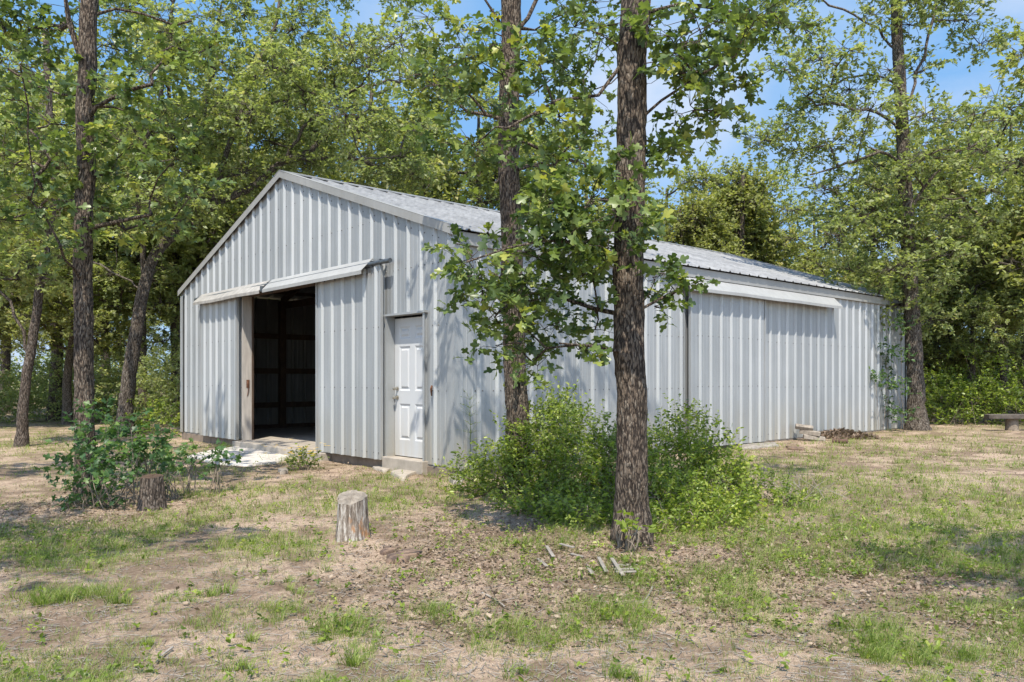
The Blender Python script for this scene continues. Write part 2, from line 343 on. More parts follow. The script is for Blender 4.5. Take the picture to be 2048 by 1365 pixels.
skipg = lambda u, z: (D0-.1 < u < D1+.1 and z < 3) or (.6 < u < 1.64 and z < 2.3)
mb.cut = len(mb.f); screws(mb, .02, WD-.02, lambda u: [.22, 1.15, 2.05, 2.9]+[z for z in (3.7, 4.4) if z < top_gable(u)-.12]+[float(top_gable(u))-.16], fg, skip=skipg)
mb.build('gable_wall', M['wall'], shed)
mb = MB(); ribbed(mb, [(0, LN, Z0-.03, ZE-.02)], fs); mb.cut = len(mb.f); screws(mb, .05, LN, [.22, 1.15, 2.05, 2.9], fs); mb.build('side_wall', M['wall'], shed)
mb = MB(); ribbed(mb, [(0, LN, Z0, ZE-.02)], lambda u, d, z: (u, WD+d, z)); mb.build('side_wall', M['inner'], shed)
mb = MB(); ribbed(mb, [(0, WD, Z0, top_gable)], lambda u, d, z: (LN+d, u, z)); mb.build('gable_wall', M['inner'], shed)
# roof sheets
for side in (0, 1):
    us, ds = profile(-.06, LN+.06, .17, .028); n = len(us); v0 = -.10; v1 = WD/2+.0; rows = [v0, v1]
    vs = []
    for v in rows:
        for u, d in zip(us, ds):
            z = ZE+.045+SL*v+d; y = v if side == 0 else WD-v; vs.append((u, y, z))
    mb = MB(); mb.add(vs, [(a, a+1, a+1+n, a+n) if side == 0 else (a+n, a+1+n, a+1, a) for a in range(n-1)]); 
    o = mb.build('roof_panel', M['roof'], shed); sm = o.modifiers.new('thick', 'SOLIDIFY'); sm.thickness = .004
ZR = ZE+.045+SL*WD/2
mb = MB()
for sgn in (-1, 1):
    mb.prism([(0, ZR+.045), (sgn*.2, ZR+.045-.2*SL-.004), (sgn*.2, ZR+.028-.2*SL-.004), (0, ZR+.036)], lambda p, t: (t, WD/2+p[0], p[1]), -.075, LN+.075)
mb.build('ridge_cap', M['roof'], shed)
# rake trim on both gables
for xo, sx in ((-.03, -1), (LN+.03, 1)):
    for side in (0, 1):
        mb = MB()
        Y = lambda v: v if side == 0 else WD-v
        a0, a1 = -.10, WD/2+.0
        for (xa, xb, za, zb) in ((xo+sx*.035, xo+sx*.041, -.045, .082), (xo+sx*.041, xo-sx*.10, .075, .083)):
            q = [(xa, Y(a0), ZE+SL*a0+za), (xb, Y(a0), ZE+SL*a0+za), (xb, Y(a0), ZE+SL*a0+zb), (xa, Y(a0), ZE+SL*a0+zb)]
            q += [(x, Y(a1), z+SL*(a1-a0)) for (x, _, z) in q]
            mb.add(q, [(0,1,2,3),(7,6,5,4),(0,4,5,1),(1,5,6,2),(2,6,7,3),(3,7,4,0)])
        mb.build('rake_trim', M['trim'], shed)
for yo in (-1, 1):
    mb = MB(); ys = (-.034, -.044) if yo < 0 else (WD+.034, WD+.044)
    mb.box(-.02, LN+.02, min(ys), max(ys), ZE-.17, ZE-.005)
    ys2 = (-.034, -.075) if yo < 0 else (WD+.034, WD+.075)
    mb.box(-.02, LN+.02, min(ys2), max(ys2), ZE-.177, ZE-.172)
    mb.build('eave_trim', M['trim'], shed)
mb = MB(); mb.box(-.036, -.032, -.036, .12, Z0-.012, ZE-.08); mb.box(-.0318, .10, -.036, -.032, Z0-.04, ZE-.18); mb.build('corner_trim', M['wall'], shed)
mb = MB(); mb.box(-.036, -.032, WD-.12, WD+.036, Z0-.012, ZE-.08); mb.build('corner_trim', M['wall'], shed)
mb = MB(); mb.box(LN-.10, LN+.036, -.036, -.032, Z0-.04, ZE-.18); mb.build('corner_trim', M['wall'], shed)
# slab, threshold, stoop
mb = MB(); mb.box(.01, LN-.01, .01, WD-.01, -.35, .118); mb.build('floor_slab', M['concrete'], shed)
mb = MB(); mb.box(-.012, .008, .004, WD-.004, -.35, .10); mb.box(.0, LN, -.012, .008, -.35, .08); mb.build('foundation', M['foundation'], shed)
mb = MB(); mb.box(-.20, .009, D0-.06, D1+.08, -.3, .108); mb.build('threshold', M['concrete'], shed, bevel=.012)
mb = MB(); mb.box(-.10, .12, .60, 1.62, -.3, .172); mb.build('doorstep', M['concrete'], shed, bevel=.012)
# frame timber
def tbox(name, *q): mb = MB(); mb.box(*q); return mb.build(name, M['timber'], shed)
for y in (D0-.09, D1+.03): tbox('post', .035, .18, y-.04, y+.06, .12, 3.2)
for q in ((.02, LN-.02, WD-.10, WD-.008, .119, .21), (LN-.10, LN-.008, .11, WD-.11, .119, .21), (.20, LN-.11, .008, .10, .119, .21)): tbox('added_light_stop_strip', *q)  # added strips that stop light leaking in between slab and siding
tbox('header_beam', .035, .18, D0, D1, 2.97, 3.2)
for x in np.arange(2.3, LN, 2.35):
    for y in (.04, WD-.18): tbox('post', x, x+.14, y, y+.14, .12, ZE-.05)
for y in (2.2, 5.0, 7.9): tbox('post', LN-.18, LN-.04, y, y+.14, .12, ZE+.6)
for y in (.04, WD-.18): tbox('post', .04, .16, y, y+.12, .12, ZE-.05)
for z in (.62, 1.45, 2.3):
    tbox('girt', .17, LN-.19, WD-.075, WD-.035, z, z+.13); tbox('girt', LN-.075, LN-.035, .19, WD-.19, z, z+.13); tbox('girt', .17, LN-.19, .035, .075, z, z+.13)
for x in np.arange(2.37, LN-.5, 2.35):
    mb = MB(); mb.beam((x, .1, ZE-.06), (x, WD/2, ZR-.16), .05, .16); mb.beam((x, WD-.1, ZE-.06), (x, WD/2, ZR-.16), .05, .16)
    mb.beam((x, .19, ZE-.16), (x, WD-.19, ZE-.16), .05, .16)
    for f in (.3, .5, .7): mb.beam((x+.052, WD*f, ZE-.1), (x+.052, WD*.5+(WD*f-WD*.5)*.5+.2, ZR-.75-abs(f-.5)*1.2), .04, .09)
    mb.build('roof_truss', M['timber'], shed)
for v in np.arange(.4, WD/2-.1, .75):
    for y in (v, WD-v): tbox('purlin', .03, LN-.03, y-.02, y+.02, ZE-.05+SL*v, ZE+.03+SL*v)
# opening jambs
jb = MB(); jb.box(-.04, .15, D1-.03, D1-.004, .11, 2.96); jw = jb.build('door_jamb', M['board'], shed)
mb = MB(); mb.box(.151, .18, D1-.06, D1+.0, .12, 2.96); mb.build('trim_board', M['timber'], jw)
mb = MB(); mb.tube([(.06, D1-.034, 1.27), (.06, D1-.06, 1.22), (.075, D1-.05, 1.12), (.06, D1-.036, .98)], [.012,.014,.008,.007], 6); mb.box(.04, .10, D1-.04, D1-.032, 1.14, 1.30); mb.build('latch', M['rust'], jw)
jb = MB(); jb.box(-.04, .15, D0+.004, D0+.03, .11, 2.96); jb.build('door_jamb', M['board'], shed)
mb = MB(); mb.box(-.045, .19, D0+.031, D1-.031, 2.935, 2.962); mb.build('header_board', M['timber'], shed)
# sliding doors
def sliding(u0, u1, fn, ph, z0=.12, z1=2.98):
    off = .105; f2 = lambda u, d, z: fn(u, d+off, z)
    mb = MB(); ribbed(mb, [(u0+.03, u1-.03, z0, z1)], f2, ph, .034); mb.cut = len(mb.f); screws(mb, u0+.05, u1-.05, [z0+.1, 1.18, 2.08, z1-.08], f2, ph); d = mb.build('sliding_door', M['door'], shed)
    for a, b in ((u0, u0+.034), (u1-.034, u1)):
        mb = MB(); p = [fn(a, off+.018, z0), fn(b, off+.018, z0), fn(b, off-.03, z0), fn(a, off-.03, z0)]; p += [(x, y, z1) for x, y, _ in p]
        mb.add(p, [(0,3,2,1),(4,5,6,7),(0,1,5,4),(1,2,6,5),(2,3,7,6),(3,0,4,7)]); mb.build('edge_trim', M['door'], d)
    for z in (z0+.1, 1.15, 2.05, z1-.12):
        mb = MB(); p = [fn(u0+.036, off-.004, z), fn(u1-.036, off-.004, z), fn(u1-.036, off-.04, z), fn(u0+.036, off-.04, z)]; p += [(x, y, zz+.09) for x, y, zz in p]
        mb.add(p, [(0,3,2,1),(4,5,6,7),(0,1,5,4),(1,2,6,5),(2,3,7,6),(3,0,4,7)]); mb.build('door_rail', M['timber'], d)
    return d
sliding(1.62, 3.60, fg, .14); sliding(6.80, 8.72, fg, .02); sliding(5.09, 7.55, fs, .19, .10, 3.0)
# tracks and covers
def cover(u0, u1, fn, ztop, mat, bend=0):
    prof = [(.036, ztop), (.07, ztop+.004), (.265, ztop-.19), (.262, ztop-.245), (.257, ztop-.245), (.26, ztop-.192), (.068, ztop-.003), (.036, ztop-.006)]
    mb = MB(); nseg = 12
    for k in range(nseg):
        a = u0+(u1-u0)*k/nseg; b = u0+(u1-u0)*(k+1)/nseg; n = len(prof)
        w0 = bend*math.sin(a*3.1); w1 = bend*math.sin(b*3.1)
        vs = [fn(a, p[0], p[1]+w0*p[0]*4) for p in prof]+[fn(b, p[0], p[1]+w1*p[0]*4) for p in prof]
        fsx = [(i, i+n, (i+1) % n+n, (i+1) % n) for i in range(n)]
        if k == 0: fsx.append(tuple(range(n)))
        if k == nseg-1: fsx.append(tuple(range(2*n-1, n-1, -1)))
        mb.add(vs, fsx)
    return mb.build('track_cover', mat, shed)
cover(1.93, 5.34, fg, 3.12, M['cover']); tag(cover(5.47, 8.74, fg, 3.12, M['coverdirty'], .006), 'dirty bent length of track cover')
cover(4.88, 10.43, fs, 3.085, M['cover'], .004)
mb = MB(); mb.tube([(-.12, 1.36, 3.03), (-.12, 8.98, 3.03)], [.034, .034], 12)
for y in (1.62, 1.85, 5.4, 8.8): mb.box(-.14, -.034, y-.02, y+.02, 3.066, 3.075); mb.box(-.15, -.09, y-.02, y+.02, 2.985, 2.992)
mb.box(-.262, -.04, 5.37, 5.43, 2.90, 3.0)
mb.build('door_track', M['steel'], shed)
mb = MB(); mb.tube([(4.95, -.12, 2.99), (10.3, -.12, 2.99)], [.034, .034], 12); mb.build('door_track', M['steel'], shed)
# entry door
LXd = .10
def ring_panel(mb, x, y0, y1, z0, z1):
    lv = [(0, 0), (.022, .012), (.04, .012), (.062, -.001)]
    vs = []
    for ins, dp in lv: vs += [(x+dp, y0+ins, z0+ins), (x+dp, y1-ins, z0+ins), (x+dp, y1-ins, z1-ins), (x+dp, y0+ins, z1-ins)]
    fc = []
    for k in range(len(lv)-1):
        for e in range(4): fc.append((k*4+e, k*4+(e+1) % 4, k*4+4+(e+1) % 4, k*4+4+e))
    n = (len(lv)-1)*4; fc.append((n, n+1, n+2, n+3)); mb.add(vs, fc)
ya, yb, za, zb = .665, 1.575, .185, 2.20
yc = (ya+yb)/2; cols = [(ya+.12, yc-.06), (yc+.06, yb-.12)]; rows = [(.42, .95), (1.14, 1.79), (1.90, 2.08)]
mb = MB(); ysl = [ya]+[v for c in cols for v in c]+[yb]; zsl = [za]+[v for r in rows for v in r]+[zb]
for a in range(5):
    for b in range(7):
        y0, y1, z0, z1 = ysl[a], ysl[a+1], zsl[b], zsl[b+1]
        if a in (1, 3) and b in (1, 3, 5): ring_panel(mb, LXd, y0, y1, z0, z1)
        else: mb.add([(LXd, y0, z0), (LXd, y1, z0), (LXd, y1, z1), (LXd, y0, z1)], [(0, 1, 2, 3)])
mb.box(LXd+.014, LXd+.044, ya+.001, yb-.001, za, zb)
ed = mb.build('entry_door', M['white'], shed)
for nm, z, r in (('deadbolt', 1.17, .03), ('door_knob', 1.04, .032)):
    mb = MB(); mb.tube([(LXd-.001, 1.50, z), (LXd-.012, 1.50, z), (LXd-.013, 1.50, z), (LXd-.04, 1.50, z), (LXd-.05, 1.50, z), (LXd-.075, 1.50, z), (LXd-.085, 1.50, z)], [r, r, .014, .014, r*.8, r*.85, r*.4], 14)
    mb.build(nm, M['nickel'], ed, smooth=False)
mb = MB()
mb.box(-.045, .10, 1.578, 1.604, .172, 2.232); mb.box(-.045, .10, .636, .662, .10, 2.232); mb.box(-.065, .105, .60, 1.64, 2.2325, 2.262)
mb.box(-.049, -.045, .618, .662, .10, 2.23); mb.box(-.049, -.045, 1.578, 1.608, .14, 2.23)
fr = mb.build('door_frame', M['door'], shed); 
mb = MB(); mb.tube([(-.034, .46, 1.22), (-.05, .455, 1.18), (-.045, .46, 1.12), (-.034, .465, 1.08)], [.012, .018, .012, .01], 6); mb.build('hasp', M['rust'], shed)
# things in the shed
base = s2w(3.4, 3.7)
lamp = empty('fluorescent_lamp', (base[0], base[1], 2.92), PHI, label='long off-white fluorescent lamp hanging just inside the open shed door', cat='ceiling lamp')
mb = MB(); mb.prism([(-.07, 0), (.07, 0), (.045, .06), (-.045, .06)], lambda p, t: (p[0], t, p[1]), -.6, .9); mb.build('lamp_housing', M['enamel'], lamp)
for x in (-.035, .035):
    mb = MB(); mb.tube([(x, -.58, -.018), (x, .88, -.018)], [.014, .014], 8); mb.build('tube', M['enamel'], lamp)
for y in (-.5, .8): mb = MB(); mb.tube([(0, y, .06), (0, y, .45)], [.004, .004], 5); mb.build('chain', M['steel'], lamp)
bs = s2w(4.4, 8.6); wb = empty('workbench', (bs[0], bs[1], .118), PHI, label='dark wooden workbench standing in the gloom at the back of the shed', cat='workbench')
mb = MB(); mb.box(-.9, .9, -.35, .35, .82, .87); mb.build('bench_top', M['timber'], wb)
for a in (-.83, .83):
    for b in (-.28, .28):
        mb = MB(); mb.box(a-.04, a+.04, b-.04, b+.04, 0, .82); mb.build('leg', M['timber'], wb)

# ------------------------------------------------------------------ foliage
def unit(a): return a/(np.linalg.norm(a, axis=-1, keepdims=True)+1e-9)
_h = [(.11,.18,.03),(.09,.35,.02),(.34,.47,.07),(.37,.66,.06),(.14,.71,.0),(.17,.91,-.04)]
T_OAK = (np.array([(0,0,0),(0,.36,.0),(0,.71,-.02),(0,1,-.12)]+_h+[(-x,y,z) for x,y,z in _h], float),
         [(0,4,5,1),(5,6,7,8),(1,5,8,2),(2,8,9,3),(0,1,11,10),(11,14,13,12),(1,2,14,11),(2,3,15,14)])
T_QUAD = (np.array([(0,0,0),(.27,.5,.06),(0,1,-.05),(-.27,.5,.06)], float), [(0,1,2,3)])
T_OVAL = (np.array([(0,0,0),(.22,.3,.04),(.2,.7,.03),(0,1,-.04),(-.2,.7,.03),(-.22,.3,.04)], float), [(0,1,2,3),(0,3,4,5)])
def leaves(pos, ax, nrm, size, tmpl, rng, rnd):
    Tv, Tf = tmpl; ax = unit(ax); nrm = nrm-ax*np.sum(nrm*ax, -1, keepdims=True); nrm = unit(nrm); b = np.cross(ax, nrm)
    n = len(pos); V = pos[:, None, :]+size[:, None, None]*(Tv[None, :, 0:1]*b[:, None, :]+Tv[None, :, 1:2]*ax[:, None, :]+Tv[None, :, 2:3]*nrm[:, None, :])
    off = np.arange(n)[:, None]*len(Tv); quads = []; tris = []; rq = []; rt = []
    for f in Tf:
        if len(set(f)) == 4: quads.append(off+np.array(f)[None]); rq.append(rnd)
        else: g = list(dict.fromkeys(f)); tris.append(off+np.array(g)[None]); rt.append(rnd)
    return V.reshape(-1, 3), (np.concatenate(quads) if quads else np.zeros((0, 4), int)), (np.concatenate(tris) if tris else np.zeros((0, 3), int)), (np.concatenate(rq) if rq else np.zeros(0)), (np.concatenate(rt) if rt else np.zeros(0))
class Fol:
    def __init__(s): s.V = []; s.Q = []; s.T = []; s.rq = []; s.rt = []; s.n = 0
    def add(s, V, Q, T, rq, rt):
        s.V.append(V); s.Q.append(Q+s.n); s.T.append(T+s.n); s.rq.append(rq); s.rt.append(rt); s.n += len(V)
    def build(s, name, mat, parent=None, base=None):
        Q = np.concatenate(s.Q); T = np.concatenate(s.T); return np_mesh(name, np.concatenate(s.V), [Q, T], mat, parent, np.concatenate([np.concatenate(s.rq)]*1+[np.concatenate(s.rt)]), base)
class Tub:
    def __init__(s): s.V = []; s.Q = []; s.n = 0
    def add(s, P, R, k, rough=None):
        V, Q = tube_np(np.asarray(P, float), np.asarray(R, float), k, rough); s.V.append(V); s.Q.append(Q+s.n); s.n += len(V)
    def sticks(s, A, B, r0, r1):
        """many straight 3-sided twigs at once"""
        d = unit(B-A); u = unit(np.cross(d, np.array([.21, .37, .9]))); v = np.cross(d, u); a = np.arange(3)*2*np.pi/3
        ring = np.cos(a)[None, :, None]*u[:, None]+np.sin(a)[None, :, None]*v[:, None]
        V = np.concatenate([A[:, None]+ring*r0, B[:, None]+ring*r1], 1); n = len(A); o = np.arange(n)[:, None]*6
        Q = np.concatenate([o+np.array([[j, (j+1) % 3, (j+1) % 3+3, j+3]]) for j in range(3)])
        s.V.append(V.reshape(-1, 3)); s.Q.append(Q+s.n); s.n += n*6
    def build(s, name, mat, parent=None, base=None, smooth=True): return np_mesh(name, np.concatenate(s.V), [np.concatenate(s.Q)], mat, parent, None, base, smooth)
def sprigs(fol, tub, O, Dr, Ln, nl, size, tmpl, rng, up=.8, tw=.003, tone=0., droop=.15, spread=1.0):
    """leafy twigs: O origins, Dr directions, Ln lengths; nl leaves on each"""
    n = len(O); Dr = unit(Dr); mid = O+Dr*Ln[:, None]*.5; end = O+Dr*Ln[:, None]; end[:, 2] -= droop*Ln; 
    if tub is not None: tub.sticks(O, mid, tw, tw*.75); tub.sticks(mid, end, tw*.75, tw*.4)
    t = (np.arange(nl)+rng.random((n, nl)))/nl; t = .12+.88*t
    p = np.where((t < .5)[..., None], O[:, None]+(mid-O)[:, None]*(2*t)[..., None], mid[:, None]+(end-mid)[:, None]*(2*t-1)[..., None])
    side = unit(rng.normal(size=(n, nl, 3))); ax = Dr[:, None]*.45+side*spread; ax[..., 2] *= .6; ax[..., 2] -= .12
    nr = rng.normal(size=(n, nl, 3))*.55; nr[..., 2] += up
    sz = size*(.65+.7*rng.random((n, nl)))
    rn = np.clip(.45+tone+.22*rng.normal(size=(n, 1))+.16*rng.normal(size=(n, nl)), 0, 1)
    fol.add(*leaves(p.reshape(-1, 3), ax.reshape(-1, 3), nr.reshape(-1, 3), sz.ravel(), tmpl, rng, rn.ravel()))

def resample(P, step):
    P = np.asarray(P, float); d = np.r_[0, np.cumsum(np.linalg.norm(np.diff(P, axis=0), axis=1))]; n = max(2, int(d[-1]/step)+1); t = np.linspace(0, d[-1], n)
    R = np.stack([np.interp(t, d, P[:, k]) for k in range(3)], 1)
    for _ in range(2): R[1:-1] = .25*R[:-2]+.5*R[1:-1]+.25*R[2:]
    return R
def grow(name, trunk, r0, r1, limbs, clusters, rng, leafsize, tmpl, nsp, nl, mats, base, label, cat='tree', group=None, sides=18, tone=0., flare=1.5, twr=.004, spl=.3, wig=.10, rt=.011, parent_obj=None, stub=None):
    """trunk polyline (world); limbs polylines; clusters rows x,y,z,R.  Limbs reach every leaf cluster from the nearest wood below it."""
    root = parent_obj or empty(name, base, 0, label=label, cat=cat, group=group)
    pts = []; par = []; chains = []; tip = []
    TP = resample(trunk, .3); TP[1:-1, :2] += rng.normal(size=(len(TP)-2, 2))*.008
    for k, p in enumerate(TP): pts.append(p); par.append(k-1); tip.append(0)
    nT = len(TP)
    for lb in limbs:
        q = resample(lb, .3); A = np.array(pts); k = int(np.argmin(np.linalg.norm(A-q[0], axis=1))); ch = [k]; q = q[1:]
        q = q+rng.normal(size=q.shape)*.035
        for p in q: pts.append(p); par.append(ch[-1]); tip.append(0); ch.append(len(pts)-1)
        chains.append(ch); tip[-1] = 3
    cl = np.asarray(clusters, float).reshape(-1, 4)
    tl = np.array([TP[np.argmin(np.linalg.norm(TP-c[:3], axis=1))] for c in cl]) if len(cl) else np.zeros((0, 3))
    order = np.argsort(np.linalg.norm(cl[:, :3]-tl, axis=1)) if len(cl) else []
    minz = TP[0][2]+.9
    for ci in order:
        c = cl[ci, :3]; A = np.array(pts); d = c-A; dist = np.linalg.norm(d, axis=1); cost = dist+1.1*np.maximum(0, -d[:, 2]+.15*dist)+np.where(A[:, 2] < min(minz, c[2]-.2), 3, 0)
        cost[:nT] *= 1.18
        k = int(np.argmin(cost)); a = A[k]; L_ = dist[k]; m = max(2, int(L_/.3)+1); t = np.linspace(0, 1, m+1)[1:, None]
        out = (c-a)/(L_+1e-6); ctrl = a+out*L_*.5+np.array([0, 0, L_*.12*(rng.random()*2-.5)])+rng.normal(size=3)*L_*.10
        q = (1-t)**2*a+2*t*(1-t)*ctrl+t*t*c; q[:-1] += rng.normal(size=(m-1, 3))*min(wig*.35, L_*.05)*1.0
        ch = [k]
        for p in q: pts.append(p); par.append(ch[-1]); tip.append(0); ch.append(len(pts)-1)
        tip[-1] = 1; chains.append(ch)
    A = np.array(pts); cnt = np.array(tip, float)
    for k in range(len(A)-1, 0, -1): cnt[par[k]] += cnt[k]
    R = rt*np.maximum(cnt, .4)**.5
    tt = np.linspace(0, 1, nT); tr = r0+(r1-r0)*tt; hh = TP[:, 2]-TP[0][2]; tr = tr*(1+(flare-1)*np.exp(-hh/.22)); R[:nT] = tr
    tub = Tub()
    # trunk, finely ringed with rough bark outline
    TF = resample(TP, .05) if sides > 14 else TP; rf = np.interp(np.linspace(0, 1, len(TF)), tt, tr)
    rough = 1+.05*rng.normal(size=(len(TF), sides)); rough = (rough+np.roll(rough, 1, 0))/2; lob = 1+.05*np.sin(np.arange(sides)*2*np.pi/sides*3+rng.random()*6)[None]; rough = rough*lob
    TF = TF.copy(); TF[0, 2] -= .12
    if sides > 14: rough = rough*(1+.09*np.exp(-(TF[:, 2]-TF[0, 2])/.22)[:, None]*np.sin(np.arange(sides)*2*np.pi/sides*5+1)[None])
    if sides <= 14: rough = rough*0+lob
    tub.add(TF, rf, sides, rough)
    for ch in chains:
        P = A[ch]; rr = R[ch].copy(); rr[0] = min(rr[0], rr[1]*1.35) if ch[0] < nT else rr[0]*.98; tub.add(P, rr, 8 if rr[0] > .04 else 5)
    fol = Fol()
    if len(cl):
        for (x, y, z, Rr) in cl:
            n = max(3, int(nsp*(Rr/.5)**1.6*(.7+.6*rng.random()))); u = unit(rng.normal(size=(n, 3))); rr = Rr*(.25+.75*rng.random(n)**.6); c = np.array([x, y, z])
            O = c+u*rr[:, None]*np.array([1.1, 1.1, .62]); 
            ns = max(2, n//3); hubs = c+unit(rng.normal(size=(ns, 3)))*Rr*.4*np.array([1.1, 1.1, .6]); tub.sticks(np.repeat(c[None], ns, 0), hubs, twr*1.6, twr*1.1)
            hk = np.argmin(np.linalg.norm(O[:, None]-hubs[None], axis=2), axis=1); tub.sticks(hubs[hk], O, twr*1.1, twr*.8)
            Dr = u*.8+rng.normal(size=(n, 3))*.5; Dr[:, 2] += .1
            sprigs(fol, tub, O, Dr, spl*(.6+.7*rng.random(n)), nl, leafsize, tmpl, rng, tw=twr*.7, tone=tone+.06*rng.normal())
        fol.build('crown', mats[1], root, base)
    tub.build('trunk', mats[0], root, base)
    return root
def ell(rng, n, c, r, rad_, hollow=.0):
    u = unit(rng.normal(size=(n, 3))); q = (hollow+(1-hollow)*rng.random(n)**(1/3.))[:, None]; p = np.asarray(c)+u*q*np.asarray(r)
    return np.concatenate([p, (rad_*(.7+.6*rng.random(n)))[:, None]], 1)
def pc(rows, d, jit, rng):
    """photo column, row, radius (m), optional depth offset -> cluster"""
    out = []
    for r in rows:
        dd = d+(r[3] if len(r) > 3 else rng.normal()*jit); p = W3(r[0], r[1], dd); out.append([p[0], p[1], p[2], r[2]])
    return np.array(out)

# --- big oak in front, right of the middle
rng = np.random.default_rng(11)
b = ground_at(1265, 1085); d = b[1]
tr1 = [b, W3(1262, 900, d), W3(1256, 700, d), W3(1255, 500, d), W3(1262, 300, d), W3(1266, 100, d), W3(1272, -80, d+.1), W3(1290, -500, d+.3), W3(1270, -800, d+.3)]
limbs = [[W3(1262, 560, d), W3(1190, 490, d-.1), W3(1110, 460, d-.35), W3(1010, 500, d-.6), W3(940, 520, d-.7)],
         [W3(1250, 660, d), W3(1170, 600, d+.1), W3(1070, 560, d+.2), W3(1000, 610, d+.1)],
         [W3(1250, 700, d), W3(1190, 665, d-.2), W3(1120, 690, d-.4)],
         [W3(1270, 600, d), W3(1320, 590, d+.15), W3(1365, 570, d+.2)],
         [W3(1250, 130, d), W3(1205, 160, d), W3(1180, 210, d-.1), W3(1120, 225, d-.2), W3(1030, 260, d-.3)],
         [W3(1280, 270, d), W3(1330, 200, d-.1), W3(1400, 150, d-.2), W3(1470, 110, d-.2)],
         [W3(1270, 20, d), W3(1350, 0, d), W3(1440, 30, d), W3(1530, 40, d)]]
rows = [(1080,130,.3),(1005,150,.2),(1020,240,.18),(985,90,.18),(1120,235,.28),(1180,60,.3),(930,110,.28),(950,290,.3),(900,300,.2),
 (1400,60,.32),(1480,80,.32),(1550,30,.3),(1450,150,.3),(1350,150,.26),(1390,220,.26),(1340,290,.2),(1300,50,.25),(1420,10,.3),(1330,330,.16),(1290,330,.14),(1350,90,.28),(1500,20,.3),(1440,230,.2),
 (1180,400,.3),(1235,430,.26),(1120,410,.26),(1110,345,.22),(1200,350,.22),(1080,420,.2),(1160,450,.24),
 (935,520,.24),(1000,555,.28),(1050,505,.30),(1105,480,.30),(990,635,.22),(1030,695,.2),(965,600,.22),(1100,650,.2),(1185,555,.18),(1150,690,.17),(1065,725,.16),(1205,620,.15),(1130,540,.2),(1020,600,.2),(1045,650,.18),(1160,490,.24),(1215,500,.2),(1130,590,.16),(960,560,.2),(1075,600,.16),(1000,690,.13),(1190,660,.12),
 (1345,575,.16),(1375,570,.12),(1320,615,.12),(1310,560,.10)]
cl = pc(rows, d, .25, rng)
hi = ell(rng, 10, (b[0]+.5, d+.3, 6.9), (3.0, 2.6, 2.0), .4)
grow('oak_tree', tr1, .119, .108, limbs, np.concatenate([cl, hi]), rng, .092, T_OAK, 38, 9, (M['bark'], M['leafnear']), b,
     'big furrowed oak nearest the camera with a bright sprout at its foot', cat='tree', sides=40, twr=.003, spl=.17, rt=.0042)
# --- second oak behind the bush
rng = np.random.default_rng(12); d = 9.3; b = np.array([PX(1036, d), d, G(PX(1036, d), d)])
tr2 = [b, W3(1034, 870, d), W3(1030, 640, d), W3(1022, 420, d), W3(1016, 260, d), W3(1020, 110, d), W3(1030, 20, d), W3(1012, -120, d), W3(1000, -500, d)]
limbs = [[W3(1022, 110, d), W3(1050, 40, d+.1), W3(1085, -30, d+.2), W3(1120, -200, d+.3)], [W3(1012, 305, d), W3(1055, 275, d+.2), W3(1100, 290, d+.3), W3(1150, 325, d+.4)],
         [W3(1012, 250, d), W3(960, 230, d+.3), W3(930, 200, d+.4), W3(860, 165, d+.6)], [W3(1010, 60, d), W3(960, 20, d), W3(930, -60, d)]]
rows = [(940,60,.4),(880,100,.4),(850,40,.35),(1090,60,.3),(1120,120,.35),(1150,280,.3),(1110,330,.3),(880,170,.35),(930,180,.3),(1170,200,.35),(830,150,.3),(1075,180,.25),(1200,80,.35),(1190,260,.3),(1160,10,.4),(1330,120,.2),
        (1090,450,.25),(1130,500,.2),(1050,760,.10),(1060,820,.12)]
cl = pc(rows, d, .4, rng); hi = ell(rng, 7, (b[0]+2.3, d+.2, 8.2), (2.6, 2.6, 2.2), .42)
grow('oak_tree', tr2, .135, .10, limbs, np.concatenate([cl, hi]), rng, .095, T_OAK, 20, 9, (M['bark'], M['leafnear']), b,
     'straight oak growing out of the green bushes close to the near corner of the shed', sides=36, twr=.0035, spl=.22, rt=.008)
# --- left oak
rng = np.random.default_rng(13); b = ground_at(176, 992); d = b[1]
tr3 = [b, W3(168, 850, d), W3(167, 650, d), W3(167, 500, d), W3(170, 330, d), W3(175, 180, d), W3(180, 0, d), W3(186, -200, d), W3(180, -500, d)]
limbs = [[W3(180, 40, d), W3(225, 15, d), W3(280, 20, d+.1), W3(330, 40, d+.2), W3(400, 50, d+.3)], [W3(170, 190, d), W3(120, 190, d+.2), W3(70, 170, d+.2), W3(20, 150, d+.2)],
         [W3(170, 240, d), W3(230, 170, d-.2), W3(300, 175, d-.3)], [W3(165, 430, d), W3(110, 400, d-.2), W3(60, 360, d-.4)], [W3(168, 450, d), W3(230, 440, d-.2), W3(300, 430, d-.2)],
         [W3(172, 200, d), W3(140, 60, d), W3(130, -20, d)]]
rows = [(60,60,.4),(40,130,.4),(120,60,.35),(180,150,.3),(235,100,.3),(60,260,.4),(130,250,.35),(30,330,.4),(100,320,.38),(170,350,.3),(205,290,.35),(265,290,.35),(330,100,.25),(390,110,.25),(430,90,.22),(300,150,.3),
 (120,420,.35),(60,400,.35),(200,420,.3),(300,400,.35),(345,440,.3),(250,460,.3),(150,20,.35),(20,200,.4),(270,230,.3),(330,250,.3),(340,330,.3),(60,470,.3),(120,490,.25),(210,350,.3),(390,380,.25),(240,20,.2),(10,440,.3),(-30,280,.4)]
cl = pc(rows, d, .45, rng); hi = ell(rng, 20, (b[0]-1.6, d+.2, 7.6), (2.5, 2.8, 2.2), .5)
